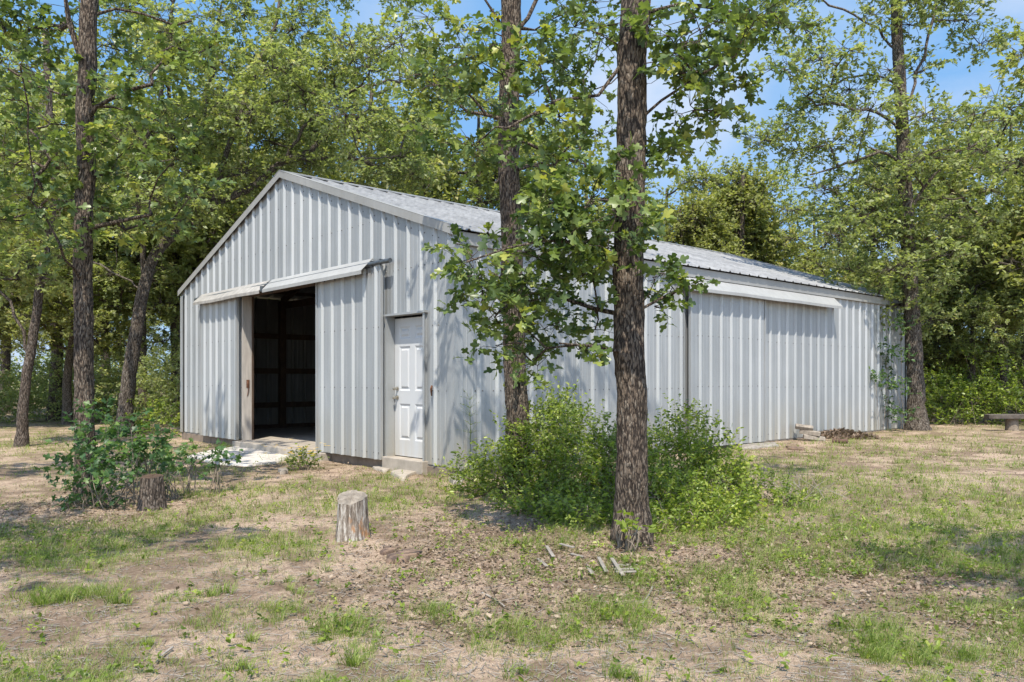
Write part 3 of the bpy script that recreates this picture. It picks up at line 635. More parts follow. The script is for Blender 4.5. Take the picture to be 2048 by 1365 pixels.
grow('oak_tree', tr3, .104, .085, limbs, np.concatenate([cl, hi]), rng, .11, T_OAK, 22, 9, (M['bark'], M['leafnear']), b,
     'left-hand oak with dark green sprouts round its foot, beside the dark stump', sides=32, twr=.0035, spl=.22, rt=.008)
# --- leaning oak left of the shed with limbs over the roof
rng = np.random.default_rng(14); b = ground_at(246, 868); d = b[1]
tr4 = [b, W3(252, 800, d), W3(266, 700, d), W3(280, 610, d), W3(300, 520, d), W3(338, 470, d+.2), W3(385, 455, d+.5), W3(430, 402, d+.8), W3(505, 380, d+1), W3(556, 322, d+1.3), W3(605, 318, d+1.5), W3(660, 262, d+1.7), W3(720, 235, d+2)]
limbs = [[W3(290, 560, d), W3(275, 430, d-.3), W3(290, 300, d-.4), W3(330, 150, d-.4), W3(350, 0, d-.3), W3(340, -150, d)],
         [W3(430, 400, d+.6), W3(450, 310, d+.6), W3(475, 250, d+.8), W3(500, 215, d+1), W3(560, 205, d+1.2), W3(640, 180, d+1.5)],
         [W3(475, 250, d+.8), W3(520, 130, d+.6), W3(560, 30, d+.8), W3(570, -100, d+1)],
         [W3(345, 450, d+.2), W3(380, 330, d+1), W3(420, 180, d+1.3), W3(440, 20, d+1.4)],
         [W3(285, 590, d), W3(230, 540, d+.4), W3(170, 520, d+1)], [W3(560, 335, d+1.3), W3(620, 240, d+1), W3(700, 180, d+1), W3(800, 160, d+1.5)]]
rows = []
for k in range(100):
    px = 215+620*rng.random(); py = -150+620*rng.random()**.9
    if py > 330+.55*abs(px-560)*(.75 if px < 560 else .3): continue
    rows.append((px, py, .55+.3*rng.random(), -1.2+4.6*rng.random()))
cl = pc(rows, d, .6, rng)
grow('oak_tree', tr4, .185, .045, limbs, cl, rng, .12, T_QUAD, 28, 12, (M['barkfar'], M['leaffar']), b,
     'thick leaning oak beside the left corner of the shed, its limbs arching over the roof', sides=24, twr=.006, spl=.4, rt=.014)
# --- thin crooked tree far left
rng = np.random.default_rng(15); b = ground_at(42, 893); d = b[1]
tr5 = [b, W3(44, 830, d), W3(52, 760, d), W3(66, 660, d), W3(74, 600, d), W3(88, 540, d), W3(92, 480, d), W3(110, 380, d), W3(100, 250, d), W3(90, 60, d)]
cl = pc([(20+rng.random()*170-60, 130+rng.random()*430, .5, rng.normal()*1.0) for _ in range(26)], d, .5, rng)
grow('oak_tree', tr5, .10, .06, [[W3(60, 720, d), W3(30, 620, d), W3(-10, 560, d)]], cl, rng, .12, T_QUAD, 24, 12, (M['barkdark'], M['leaffar']), b,
     'thin crooked oak standing at the left edge of the yard', sides=16, twr=.005, spl=.35)
# --- tall oak at the far right corner of the shed
rng = np.random.default_rng(17); d = 19.3; b = np.array([PX(1836, d), d, G(PX(1836, d), d)])
tr7 = [b, W3(1832, 780, d), W3(1826, 640, d), W3(1816, 480, d), W3(1811, 380, d), W3(1806, 270, d), W3(1800, 160, d), W3(1794, 60, d), W3(1790, -60, d), W3(1780, -200, d)]
limbs = [[W3(1808, 215, d), W3(1835, 180, d), W3(1845, 110, d), W3(1862, 60, d), W3(1880, -40, d)], [W3(1806, 270, d), W3(1770, 230, d), W3(1720, 215, d-.3), W3(1640, 210, d-.6)],
         [W3(1798, 110, d), W3(1770, 60, d+.2), W3(1720, 30, d+.4), W3(1660, 15, d+.6)], [W3(1812, 330, d), W3(1770, 300, d-.3), W3(1700, 330, d-.6), W3(1620, 350, d-.8)],
         [W3(1805, 180, d), W3(1760, 150, d), W3(1690, 155, d), W3(1620, 190, d)], [W3(1816, 420, d), W3(1870, 350, d-.4), W3(1930, 290, d-.6), W3(2000, 270, d-.8)]]
rows = [(1530,280),(1570,260),(1600,225),(1640,120),(1700,100),(1640,190),(1700,180),(1740,220),(1660,290),(1720,280),(1600,300),(1700,360),(1760,380),(1650,380),(1720,430),(1800,400),(1860,310),(1900,240),(1950,230),(1900,300),
 (1960,300),(1860,400),(1900,430),(1750,480),(1700,540),(1780,540),(1760,590),(1850,480),(1900,510),(1740,610),(1800,610),(1680,470),(1840,560),(1980,380),(1960,450),(2010,240),(2030,330),(1780,140),(1850,140),(1820,50),(1570,140),(1610,60),(1750,30),(1850,230),(1760,330),(1830,340),(1640,440),(1880,570),(1860,640),(1930,40),(1960,90),(1745,420),(1800,480),(1700,410),(1780,440)]
cl = pc([(p[0], p[1], .42+.15*rng.random()) for p in rows], d-.3, .8, rng); hi = ell(rng, 16, (b[0]-.8, d, 12.0), (3.2, 2.6, 1.8), .6)
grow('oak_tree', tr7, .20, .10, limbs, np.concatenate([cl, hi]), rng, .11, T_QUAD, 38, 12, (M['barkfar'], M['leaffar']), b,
     'tall open-crowned oak in front of the far right corner of the shed', sides=24, twr=.006, spl=.36, rt=.012)

# --- two oaks standing just outside the frame, their shade falls into it
for sx, by, sd_, lab in ((-4.9, 2.3, 41, 'oak standing outside the left of the frame, shading the lower left of the yard'), (4.6, .9, 42, 'oak standing outside the right of the frame, shading the lower right of the yard')):
    rng = np.random.default_rng(sd_); b = np.array([sx, by, G(sx, by)]); cl = ell(rng, 15, (sx*.98, by, 7.2), (2.5, 1.9, 1.6), .5)
    grow('oak_tree', [b, b+[0, 0, 2.5], b+[.1, .1, 5], b+[0, 0, 8.5]], .17, .08, [], cl, rng, .11, T_QUAD, 24, 9, (M['bark'], M['leafnear']), b, lab, sides=20, twr=.004, spl=.24, rt=.008)
# --- background trees: prototypes copied
def proto_tree(seed, h, cr, mats, name, label, ncl=46, cedar=False, size=.15, zlow=.28, nsp=19):
    rng = np.random.default_rng(seed); base = np.array([0, 0, 0.])
    lean = rng.normal(size=2)*.4
    tr = [(0, 0, 0), (.1, 0, h*.2), (lean[0]*.6, lean[1]*.6, h*.45), (lean[0], lean[1], h*.92)]
    if cedar:
        cl = []
        for k in range(ncl):
            z = h*(.06+.9*rng.random()); r = cr*(1-z/h)**.8*(.4+.6*rng.random()); a = rng.random()*6.28; cl.append((r*math.cos(a), r*math.sin(a), z, .45+.3*rng.random()))
        cl = np.array(cl)
    else:
        cl = np.concatenate([ell(rng, int(ncl*.85), (lean[0], lean[1], h*.68), (cr, cr, h*.30), .72, .3), ell(rng, ncl//2, (lean[0]*.5, lean[1]*.5, h*(zlow+.17)), (cr*.9, cr*.9, h*.17), .62, .3)])
    return grow(name, tr, .20 if not cedar else .12, .05, [], cl, rng, size, T_QUAD, nsp, 12, mats, base, label, sides=12, twr=.007, spl=.40, rt=.021, wig=.3)
def copy_tree(o):
    c = o.copy(); COL.objects.link(c)
    for ch in o.children:
        k = ch.copy(); COL.objects.link(k); k.parent = c
    return c
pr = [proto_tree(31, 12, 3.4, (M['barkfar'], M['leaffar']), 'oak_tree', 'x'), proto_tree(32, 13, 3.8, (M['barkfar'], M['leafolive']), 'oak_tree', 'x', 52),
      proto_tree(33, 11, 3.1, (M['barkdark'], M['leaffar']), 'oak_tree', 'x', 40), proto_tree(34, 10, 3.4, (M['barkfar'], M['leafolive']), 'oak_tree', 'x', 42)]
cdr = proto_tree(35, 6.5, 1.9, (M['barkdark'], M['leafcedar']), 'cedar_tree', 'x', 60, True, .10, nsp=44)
used = set()
def put(p, px, d, h, rot, label, group=None, cat='tree'):
    o = p if id(p) not in used else copy_tree(p); used.add(id(p)); x = PX(px, d); H0 = {0: 12, 1: 13, 2: 11, 3: 10, 4: 6.5}[(pr+[cdr]).index(p)]
    s = h/H0; o.location = (x, d, G(x, d)-.05); o.rotation_euler = (0, 0, rot); o.scale = (s, s, s); o['label'] = label
    if 'group' in o: del o['group']
    if group: o['group'] = group
    o['category'] = cat
GB = 'oaks growing behind the shed'
put(pr[0], 108, 28, 13.5, .3, 'dark-trunked oak behind the left-hand oak, between the crooked tree and the leaning oak')
put(pr[1], -90, 24, 13, 1.3, 'oak whose branches reach in at the left edge of the photo', GB)
put(pr[2], 10, 33, 12, 2.1, 'oak in the left background behind the crooked tree', GB)
put(pr[1], 215, 34, 14, 4.1, 'oak in the left background behind the thick leaning oak', GB)
put(pr[2], 355, 27, 12.5, 5.1, 'oak just beyond the left corner of the shed', GB)
put(pr[0], 470, 31, 14, 3.3, 'oak behind the left slope of the shed roof', GB)
put(pr[1], 600, 28.5, 13.6, 2.6, 'oak directly behind the peak of the shed roof', GB)
put(pr[3], 720, 30, 13.4, .9, 'olive oak behind the roof just right of its peak', GB)
put(pr[1], 850, 33, 14.4, 5.7, 'oak behind the roof, left of the oak growing out of the bushes', GB)
put(pr[0], 960, 31.5, 12.8, 1.9, 'oak behind the roof, hidden in part by the oak growing out of the bushes', GB)
put(pr[3], 1080, 35, 13, 2.9, 'oak behind the roof between the two nearest trunks', GB)
put(pr[2], 1185, 33, 11.5, 3.9, 'oak behind the roof just left of the nearest trunk', GB)
put(pr[3], 1325, 35, 10.4, .2, 'rounded oak behind the roof just right of the nearest trunk', GB)
put(cdr, 1395, 31, 8.6, .7, 'yellow-green cedar behind the middle of the long roof', None)
put(pr[0], 1450, 42, 9.8, 4.4, 'distant low oak seen over the long roof', GB)
put(cdr, 1480, 34, 10.6, 2.0, 'pointed dark cedar rising above the long roof', None)
put(pr[2], 1535, 37, 11.2, 5.0, 'oak beside the pointed cedar above the long roof', GB)
put(pr[1], 1630, 33, 9.6, .6, 'oak behind the far end of the long roof', GB)
put(pr[3], 1725, 30, 9.4, 1.6, 'oak behind the far right corner of the shed', GB)
GR = 'oaks of the right-hand wood'
put(pr[1], 1900, 29, 11.5, 2.2, 'leafy oak right behind the tall oak at the shed corner', GR)
put(pr[0], 2010, 25, 10.2, 3.0, 'oak above the low wooden bench at the right edge', GR)
put(pr[3], 2130, 23, 11, 5.2, 'oak whose crown reaches in at the right edge of the photo', GR)
put(cdr, 1985, 26.5, 5.0, 1.2, 'dark feathery cedar behind the low wooden bench')
put(cdr, 1890, 26, 5.5, 3.2, 'dark cedar behind the shrubs right of the tall corner oak')
put(pr[2], 1940, 24.5, 7.0, .4, 'young oak standing between the tall corner oak and the low bench', GR)
put(pr[0], 2050, 22.5, 6.2, 1.4, 'young oak behind the low bench at the right edge', GR)
put(pr[2], 290, 25.5, 8.5, 3.4, 'young oak showing between the leaning oak and the roof', GB)
put(pr[3], 135, 25, 7.5, 2.4, 'young oak just behind the left-hand oak', GB)
put(pr[0], 400, 29, 9, 5.4, 'young oak over the low left end of the shed roof', GB)
put(pr[1], -30, 23, 7, 4.4, 'young oak low at the left edge of the photo', GB)
rg = np.random.default_rng(5)
FAR = ['distant oak beyond the crooked tree at the left edge','distant oak beyond the left-hand oak','distant oak beyond the leaning oak','distant oak beyond the left corner of the shed','distant oak beyond the left roof slope','distant oak beyond the roof peak','distant oak beyond the right roof slope, near the peak','distant oak beyond the oak in the bushes','distant oak beyond the gap between the two nearest trunks','distant oak beyond the nearest trunk','distant oak beyond the yellow-green cedar','distant oak beyond the pointed cedar','distant oak beyond the far end of the long roof','distant oak beyond the tall corner oak','distant oak beyond the dark cedar right of the corner oak','distant oak beyond the low bench','distant oak beyond the right edge of the wood']
for k in range(17):
    px = -200+2500*k/16+rg.normal()*25; put(pr[k % 4], px, 46+10*rg.random(), 8.5+3*rg.random() if px < 1150 or px > 1700 else 7.5+rg.random(), rg.random()*6, FAR[k], 'far oaks behind everything')

# ------------------------------------------------------------------ shrubs and small plants
def shrub(name, base, blobs, dens, size, tmpl, mats, rng, label, cat='shrub', group=None, tone=0., spl=.22, nl=11, tw=.0025, stems=True, up=.7, ns=9):
    root = empty(name, base, 0, label=label, cat=cat, group=group); fol = Fol(); tub = Tub()
    for (x, y, z, rx, ry, rz) in blobs:
        n = int(dens*(rx*ry+rx*rz+ry*rz)*4.2/3); u = unit(rng.normal(size=(n, 3))); q = .35+.65*rng.random(n)**.45
        lump = 1+.25*np.sin(u[:, 0]*5+x*3)+.2*np.sin(u[:, 2]*6+y*4)+.18*np.sin(u[:, 1]*7+x)
        O = np.array([x, y, z])+u*(q*lump)[:, None]*np.array([rx, ry, rz]); g = gz(O[:, 0], O[:, 1])+.02; O[:, 2] = np.maximum(O[:, 2], g)
        Dr = u*.7+rng.normal(size=(n, 3))*.45; Dr[:, 2] += .55
        sprigs(fol, tub, O, Dr, spl*(.5+rng.random(n)), nl, size, tmpl, rng, tw=tw*.7, tone=tone+.05*rng.normal(), droop=.05, up=up)
        if stems:
            st = Tub(); m = ns; tips = O[rng.integers(0, n, m)]; bb = np.array([x, y, G(x, y)-.02])+rng.normal(size=(m, 3))*np.array([.15*rx/.5, .15*ry/.5, 0])
            for a, c in zip(bb, tips):
                t = np.linspace(0, 1, 7)[:, None]; mid = (a+c)/2+np.array([0, 0, .12])+rng.normal(size=3)*.06; P = (1-t)**2*a+2*t*(1-t)*mid+t*t*c; st.add(P, np.linspace(.007, .003, 7), 5)
            st.build('stems', mats[0], root, base, False)
    fol.build('foliage', mats[1], root, base); tub.build('twigs', mats[0], root, base, False); return root
def bl(rows, dz=0, kz=1):
    out = []
    for (px, py, d, rx, ry, rz) in rows: p = W3(px, py, d); out.append((p[0], p[1], p[2]+dz, rx, ry, rz*kz))
    return out
YM = (M['stem'], M['yaupon'])
def gb(px, d): return (PX(px, d), d, G(PX(px, d), d))
rng = np.random.default_rng(21)
shrub('yaupon_shrub', gb(1060, 9.1), bl([(975,945,9.2,.36,.4,.28),(1040,925,9.0,.42,.45,.42),(1090,870,9.2,.40,.45,.5),(1125,830,9.4,.22,.25,.38)], -.11, .88), 520, .042, T_OVAL, YM, rng, 'pale green shrub at the foot of the oak by the shed corner', spl=.2, tone=.08)
shrub('yaupon_shrub', gb(1150, 8.3), bl([(1165,910,8.6,.45,.5,.5),(1090,985,8.4,.42,.45,.32),(1170,1030,7.4,.42,.4,.22),(1080,1020,7.9,.35,.35,.16)], -.11, .88), 520, .042, T_OVAL, YM, rng, 'dense shrub between the two nearest trunks', spl=.2, tone=.08)
shrub('yaupon_shrub', gb(1235, 8.2), bl([(1235,930,8.2,.42,.5,.48)], -.11, .88), 520, .042, T_OVAL, YM, rng, 'shrub directly behind the nearest trunk', spl=.2, tone=.08)
shrub('yaupon_shrub', gb(1360, 8.6), bl([(1360,910,8.7,.42,.45,.48),(1372,845,8.9,.15,.16,.3),(1335,990,7.7,.42,.45,.38),(1350,1045,7.0,.35,.3,.16)], -.11, .88), 520, .042, T_OVAL, YM, rng, 'tallest shrub right of the nearest trunk, with one upright leafy top', spl=.2, tone=.08)
shrub('yaupon_shrub', gb(1440, 8.2), bl([(1435,945,8.3,.40,.42,.40),(1420,1025,7.4,.40,.4,.24)], -.11, .88), 520, .044, T_OVAL, YM, rng, 'bright green shrub in front of the long wall sliding door', spl=.2, tone=.2)
shrub('yaupon_shrub', gb(1540, 8.2), bl([(1520,985,8.3,.30,.36,.2),(1580,1010,8.0,.2,.25,.09)], -.05, .9), 300, .038, T_OVAL, YM, rng, 'low straggling shrub at the right end of the bushes', spl=.22)
# sprouts at the left oak
SM = (M['stem'], M['sprout'])
shrub('oak_sprouts', gb(180, 8.9), bl([(190,880,8.7,.25,.3,.35),(250,920,8.5,.32,.3,.25),(165,960,8.5,.2,.25,.3),(150,1010,8.2,.18,.2,.14),(300,900,8.7,.24,.2,.2),(215,955,8.3,.28,.22,.18)]), 105, .08, T_OAK, SM, rng, 'dark green oak sprouts crowding the foot of the left-hand oak', spl=.22, nl=7, tone=-.15)
shrub('oak_sprouts', gb(390, 9.4), bl([(370,925,9.4,.22,.2,.12),(430,935,9.4,.18,.2,.10),(345,950,9.0,.15,.15,.12)]), 130, .08, T_OAK, SM, rng, 'low oak sprouts right of the dark stump', spl=.2, nl=7)
shrub('leafy_sprout', gb(1265, 6.1), bl([(1268,1062,6.0,.10,.06,.07),(1240,1050,6.1,.06,.05,.05)]), 170, .075, T_OVAL, (M['stem'], M['yaupon']), rng, 'bright leafy sprout against the foot of the nearest trunk', 'plant', tone=.2, spl=.1, nl=5)
shrub('yellow_flower_clump', gb(605, 11.7), bl([(605,922,11.9,.2,.18,.09)]), 800, .04, T_OVAL, (M['stem'], M['yaupon']), rng, 'bright green clump with yellow flowers below the right sliding door', 'plant', spl=.14, nl=8, tone=-.1)
fl = Fol(); n = 40; pos = np.array([PX(600, 11.8), 11.75, .27])+rng.normal(size=(n, 3))*np.array([.22, .2, .06]); pp = np.repeat(pos, 5, 0); a = np.tile(np.arange(5)*1.257, n); ax = np.stack([np.cos(a), np.sin(a), .1+0*a], 1)
fl.add(*leaves(pp, ax, np.tile([0, 0, 1.], (n*5, 1)), np.full(n*5, .034), T_QUAD, rng, rng.random(n*5))); pk = [o for o in bpy.data.objects if o.name.startswith('yellow_flower_clump')][0]
fl.build('flowers', M['petal'], pk, pk.location)
# tall weed at the corner
base = gb(938, 10.0); root = empty('tall_weed', base, 0, label='tall thin flowering weed in front of the near corner of the shed', cat='plant'); tub = Tub(); fol = Fol()
top = np.array([PX(940, 10), 10.0, PZ(800, 10)]); P = resample([base, (base[0]+.02, base[1], .5), top], .1); tub.add(P, np.linspace(.006, .0025, len(P)), 5)
O = P[rng.integers(len(P)*5//10, len(P), 46)]; Dr = rng.normal(size=(46, 3))*np.array([1, 1, .3])+np.array([0, 0, .9]); sprigs(fol, tub, O, Dr, .08+.14*rng.random(46), 5, .014, T_QUAD, rng, tw=.0016, tone=.2)
O = P[rng.integers(1, len(P)//2, 10)]; sprigs(fol, tub, O, rng.normal(size=(10, 3)), .07+.05*rng.random(10), 4, .05, T_OVAL, rng, tw=.0016)
fol.build('foliage', M['yaupon'], root, base); tub.build('stem', M['yaupon'], root, base)
# vine and dark sapling by the far corner
base = gb(1775, 19.0)
shrub('climbing_vine', base, bl([(1772,740,19.3,.10,.1,.35),(1770,810,19.3,.14,.12,.35)]), 260, .07, T_OVAL, SM, rng, 'narrow green vine climbing the long wall near its far end', 'plant', spl=.16, nl=7, ns=1)
shrub('young_sapling', gb(1800, 18.8), bl([(1770,700,18.9,.22,.2,.10),(1800,715,18.9,.2,.2,.10),(1755,765,18.8,.25,.2,.07),(1800,780,18.8,.22,.2,.12),(1805,835,18.7,.2,.2,.14),(1800,650,18.9,.22,.2,.10)]), 130, .08, T_OVAL, SM, rng, 'dark layered sapling just left of the tall corner oak trunk', 'sapling', spl=.25, nl=8, ns=1)
# understory on both sides
UM = (M['stem'], M['leaffar'])
GU = 'undergrowth shrubs along the edge of the wood'
us = [(-20,27,1.9,1.8,'shrub at the left edge behind the crooked tree'),(75,30,1.7,1.7,'shrub behind the crooked tree trunk'),(150,27,2.0,2.2,'dark shrub just right of the far dark trunk'),(215,29,2.0,1.9,'shrub behind the left side of the leaning oak'),
      (290,25.5,2.1,2.6,'tall shrub between the leaning oak and the shed corner'),(345,23.5,1.4,2.4,'shrub pressed against the left shed corner'),(300,20.5,.8,.9,'low bright shrub right of the leaning oak foot')]
for (px, dd, r, h, lab) in us:
    x = PX(px, dd); z = G(x, dd); shrub('undergrowth_shrub', (x, dd, z), [(x, dd, z+h*.5, r*.8, r*.6, h*.55), (x+r*.4, dd-.3, z+h*.3, r*.5, r*.5, h*.3)], 42, .10, T_QUAD, UM if h > 1 else YM, rng, lab, group=GU, spl=.4, nl=12, tw=.004)
us = [(1880,23.5,1.1,1.7,'shrub directly right of the tall corner oak trunk'),(1930,22,1.2,1.3,'bright shrub left of the low bench'),(1990,22.5,1.3,1.9,'bright shrub behind the low bench'),(2060,21.5,1.3,1.6,'shrub at the right edge behind the bench'),
      (1850,28,1.6,3.4,'tall shrub behind the far corner of the shed'),(1950,28,1.8,3.8,'tall dark shrub in the wood behind the bench'),(2050,27,1.8,3.6,'tall shrub at the right edge of the wood')]
for (px, dd, r, h, lab) in us:
    x = PX(px, dd); z = G(x, dd); shrub('undergrowth_shrub', (x, dd, z), [(x, dd, z+h*.48, r*.8, r*.6, h*.5), (x-r*.4, dd-.4, z+h*.3, r*.5, r*.5, h*.3)], 50, .085, T_QUAD, YM if h < 2 else UM, rng, lab, group=GU, spl=.35, nl=12, tw=.004, tone=-.05)
# low far thicket, nobody could count it
fol = Fol(); tub = Tub(); n = 8000; px = -300+2700*rng.random(n); dd = 34+26*rng.random(n); X = (px-1024)/F*dd; hN = .8+3.0*vnoise(X, dd, 3, 9)
keep = ~((px > 380) & (px < 1500)); px, dd, X, hN = px[keep], dd[keep], X[keep], hN[keep]; n = len(X)
O = np.stack([X, dd, gz(X, dd)+hN*rng.random(n)], 1); Dr = rng.normal(size=(n, 3)); Dr[:, 2] = abs(Dr[:, 2])+.3
sprigs(fol, tub, O, Dr, .5+.5*rng.random(n), 14, .17, T_QUAD, rng, tw=.006)
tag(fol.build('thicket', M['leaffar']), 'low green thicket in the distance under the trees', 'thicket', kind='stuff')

# ------------------------------------------------------------------ stumps
def stump(base, r, h, mat, mtop, label, rng, tilt=(0, 0), flare=1.35, patch=None):
    root = empty('tree_stump', base, 0, label=label, cat='stump'); k = 44; n = 22; z = np.linspace(-.06, h, n); t = np.clip(z/h, 0, 1); a = np.linspace(0, 2*np.pi, k, endpoint=False)
    R = r*(1+(flare-1)*(1-t)**2.2); lob = 1+.09*np.sin(3*a+1)+.05*np.sin(5*a+.4)+.035*np.sin(11*a)
    rr = R[:, None]*(lob[None]+.022*rng.normal(size=(1, k))+.01*rng.normal(size=(n, k))); zz = z[:, None]+t[:, None]*(tilt[0]*np.cos(a)[None]+tilt[1]*np.sin(a)[None])*r+t[:, None]**6*.003*rng.normal(size=(1, k))
    V = np.stack([rr*np.cos(a), rr*np.sin(a), zz], -1).reshape(-1, 3); i = np.arange(n-1)[:, None]*k; j = np.arange(k)[None]; Q = np.stack([i+j, i+(j+1) % k, i+k+(j+1) % k, i+k+j], -1).reshape(-1, 4)
    np_mesh('bark', V, [Q], mat, root, smooth=True)
    ring = V[-k:]; rings = [ring]; c = ring.mean(0)
    for f in (.85, .6, .35, .1): rings.append(c+(ring-c)*f+np.array([0, 0, .006])*rng.normal(size=(k, 1)))
    VV = np.concatenate(rings); i = np.arange(4)[:, None]*k; Q = np.stack([i+j, i+(j+1) % k, i+k+(j+1) % k, i+k+j], -1).reshape(-1, 4)
    V2 = np.concatenate([VV, [c]]); T = np.stack([4*k+np.arange(k), 4*k+(np.arange(k)+1) % k, np.full(k, 5*k)], 1)
    np_mesh('cut_top', V2, [Q, T], mtop, root); return root
def mat_stump():
    m, t, o = new_mat('grey_split_wood'); q = NT(t); v = q.coord((1, 1, .12)); a = q.noise(v, 42, 5, .65, .3); b = q.noise(q.coord((1, 1, .5)), 9, 3)
    col = q.ramp(a, [(.3, (.06,.045,.035)), (.47, (.22,.18,.145)), (.6, (.5,.46,.41))]); col = q.mix(q.ramp(b, [(.58, 0.), (.66, .85)]), col, (.36,.17,.06))
    q.bsdf(o, col, .9, 0, q.bump(a, 1, .02), .2); return m
M['stump'] = mat_stump()
b = ground_at(702, 1078); stump(b, .118, .345, M['stump'], M['greywood'], 'weathered grey stump in the open yard, left of the middle', rng, (.05, .35), 1.2)
b = ground_at(303, 1018); stump(b, .105, .34, M['barkdark'], M['timber'], 'dark bark-covered stump beside the left-hand oak', rng, (0, .1), 1.35)

# ------------------------------------------------------------------ loose things on the ground
def rough_slab(name, pts, th, mat, label, cat, rng, group=None, sub=5):
    """irregular flat piece from ground outline"""
    P = np.array(pts, float); c = P.mean(0); out = []
    for a, bb in zip(P, np.roll(P, -1, 0)):
        for k in range(sub): q = a+(bb-a)*k/sub; out.append(q+rng.normal(size=3)*np.array([.02, .02, 0]))
    out = np.array(out); n = len(out); zb = gz(out[:, 0], out[:, 1]); top = out.copy(); top[:, 2] = zb+th; bot = out.copy(); bot[:, 2] = zb-.05; inn = c+(out-c)*.93; inn[:, 2] = gz(inn[:, 0], inn[:, 1])+th+.008
    V = np.concatenate([bot, top, inn, [[c[0], c[1], G(c[0], c[1])+th+.01]]]); k = np.arange(n); k2 = (k+1) % n
    Q = np.concatenate([np.stack([k, k2, n+k2, n+k], 1), np.stack([n+k, n+k2, 2*n+k2, 2*n+k], 1)]); T = np.stack([2*n+k, 2*n+k2, np.full(n, 3*n)], 1)
    o = np_mesh(name, V-[c[0], c[1], 0], [Q, T], mat); o.location = (c[0], c[1], 0); tag(o, label, cat, group); return o
g = lambda px, py: ground_at(px, py)*np.array([1, 1, 0])
rough_slab('concrete_pad', [g(378, 915), g(430, 902), g(500, 893), g(545, 896), g(585, 912), g(560, 926), g(500, 934), g(430, 930)], .03, M['pad'], 'pale cracked concrete pad on the ground before the open shed door', 'concrete pad', rng)
rough_slab('stepping_stone', [g(778, 950), g(808, 943), g(838, 947), g(806, 963)], .04, M['concrete'], 'flat square stepping stone below the white entry door', 'paving stone', rng, sub=3)
rough_slab('stepping_stone', [g(745, 938), g(775, 932), g(792, 936), g(768, 948)], .03, M['concrete'], 'flat stepping stone nearer the right sliding door', 'paving stone', rng, sub=3)
rough_slab('flat_rock', [g(558, 944), g(572, 941), g(576, 948), g(560, 950)], .04, M['greywood'], 'small grey rock beside the yellow flowers', 'rock', rng, sub=3)
rough_slab('flat_rock', [g(905, 958), g(930, 956), g(928, 972), g(904, 976)], .05, M['slat'], 'pale rock among weeds at the left end of the bushes', 'rock', rng, sub=3)
rough_slab('wood_board', [g(1478, 893), g(1552, 888), g(1556, 894), g(1484, 900)], .03, M['slat'], 'grey board lying along the foot of the long wall', 'board', rng, sub=3)
rough_slab('wood_board', [g(1573, 896), g(1610, 899), g(1612, 903), g(1575, 900)], .03, M['rot'], 'dark thin board lying in the leaf litter', 'board', rng, sub=3)
rough_slab('bark_slab', [g(775, 1118), g(800, 1108), g(832, 1106), g(838, 1114), g(802, 1130), g(782, 1130)], .028, M['rot'], 'larger orange-brown rotten bark slab right of the grey stump', 'bark piece', rng, sub=4)
rough_slab('bark_slab', [g(762, 1104), g(788, 1096), g(796, 1100), g(770, 1112)], .02, M['rot'], 'smaller dark bark piece right of the grey stump', 'bark piece', rng, sub=4)
sl = [(1075,1120,1095,1140),(1092,1098,1108,1125),(1118,1100,1150,1108),(1172,1130,1186,1158),(1196,1122,1214,1155),(1222,1128,1248,1168),(1232,1136,1278,1134),(1226,1150,1280,1146),(1228,1158,1276,1158),(1140,1112,1172,1120)]
SL_LAB = ['leftmost broken grey lath, half hidden in weeds', 'broken lath pointing at the nearest trunk, second from the left', 'grey lath lying crosswise, upper left of the heap', 'short steep lath left of the heap of broken laths', 'steep lath in the middle of the broken laths', 'longest lath, lying on top of the crosswise ones', 'uppermost of three crosswise laths at the right', 'middle one of three crosswise laths at the right', 'lowest of three crosswise laths at the right', 'tilted short lath between the left and right laths']
for k, (x0, y0, x1, y1) in enumerate(sl):
    a, c = ground_at(x0, y0), ground_at(x1, y1); mb = MB(); m = (a+c)/2; dv = c-a; ll = np.linalg.norm(dv[:2])*.85; mb.box(-ll/2, ll/2, -.013, .013, 0, .01)
    o = mb.build('grey_lath', M['slat'], bevel=.003); o.location = (m[0], m[1], m[2]+.012+.015*(k % 3)); o.rotation_euler = (0, rng.normal()*.04, math.atan2(dv[1], dv[0]))
    tag(o, SL_LAB[k], 'lath', 'broken laths before the nearest trunk')
# split logs by the long wall
for k, (px, py, ln, rt_, dz, lab) in enumerate([(1628,874,.42,.2,.06,'lowest pale split log'),(1622,868,.40,-.15,.17,'middle pale split log'),(1612,862,.34,.1,.27,'topmost pale split log')]):
    p = ground_at(1620, 882); mb = MB(); prof = [(-.1,-.05),(-.03,-.06),(.07,-.05),(.09,.02),(.02,.055),(-.07,.04)]; prof = [(a*.8*(1+.1*rng.normal()), bb*.8*(1+.1*rng.normal())) for a, bb in prof]
    mb.prism(prof, lambda q, t: (t, q[0], q[1]), -ln/2, ln/2); o = mb.build('split_log', M['greywood'], bevel=.006); o.location = (p[0]+(px-1620)/100, p[1]+.05*k, p[2]+dz); o.rotation_euler = (.2*k, .12, rt_-.35)
    tag(o, lab+' in the small stack by the long wall', 'log', 'split logs by the long wall')
p = ground_at(1680, 887); mb = MB(); mb.tube([(-.14, 0, 0), (.14, 0, 0)], [.05, .05], 14); mb.tube([(.14, 0, 0), (-.14, 0, 0)], [.044, .044], 14, False); o = mb.build('rusty_pipe', M['rust2']); o.location = (p[0], p[1], p[2]+.04); o.rotation_euler = (0, 0, -.5); tag(o, 'short rusty pipe lying in leaves by the long wall', 'pipe')
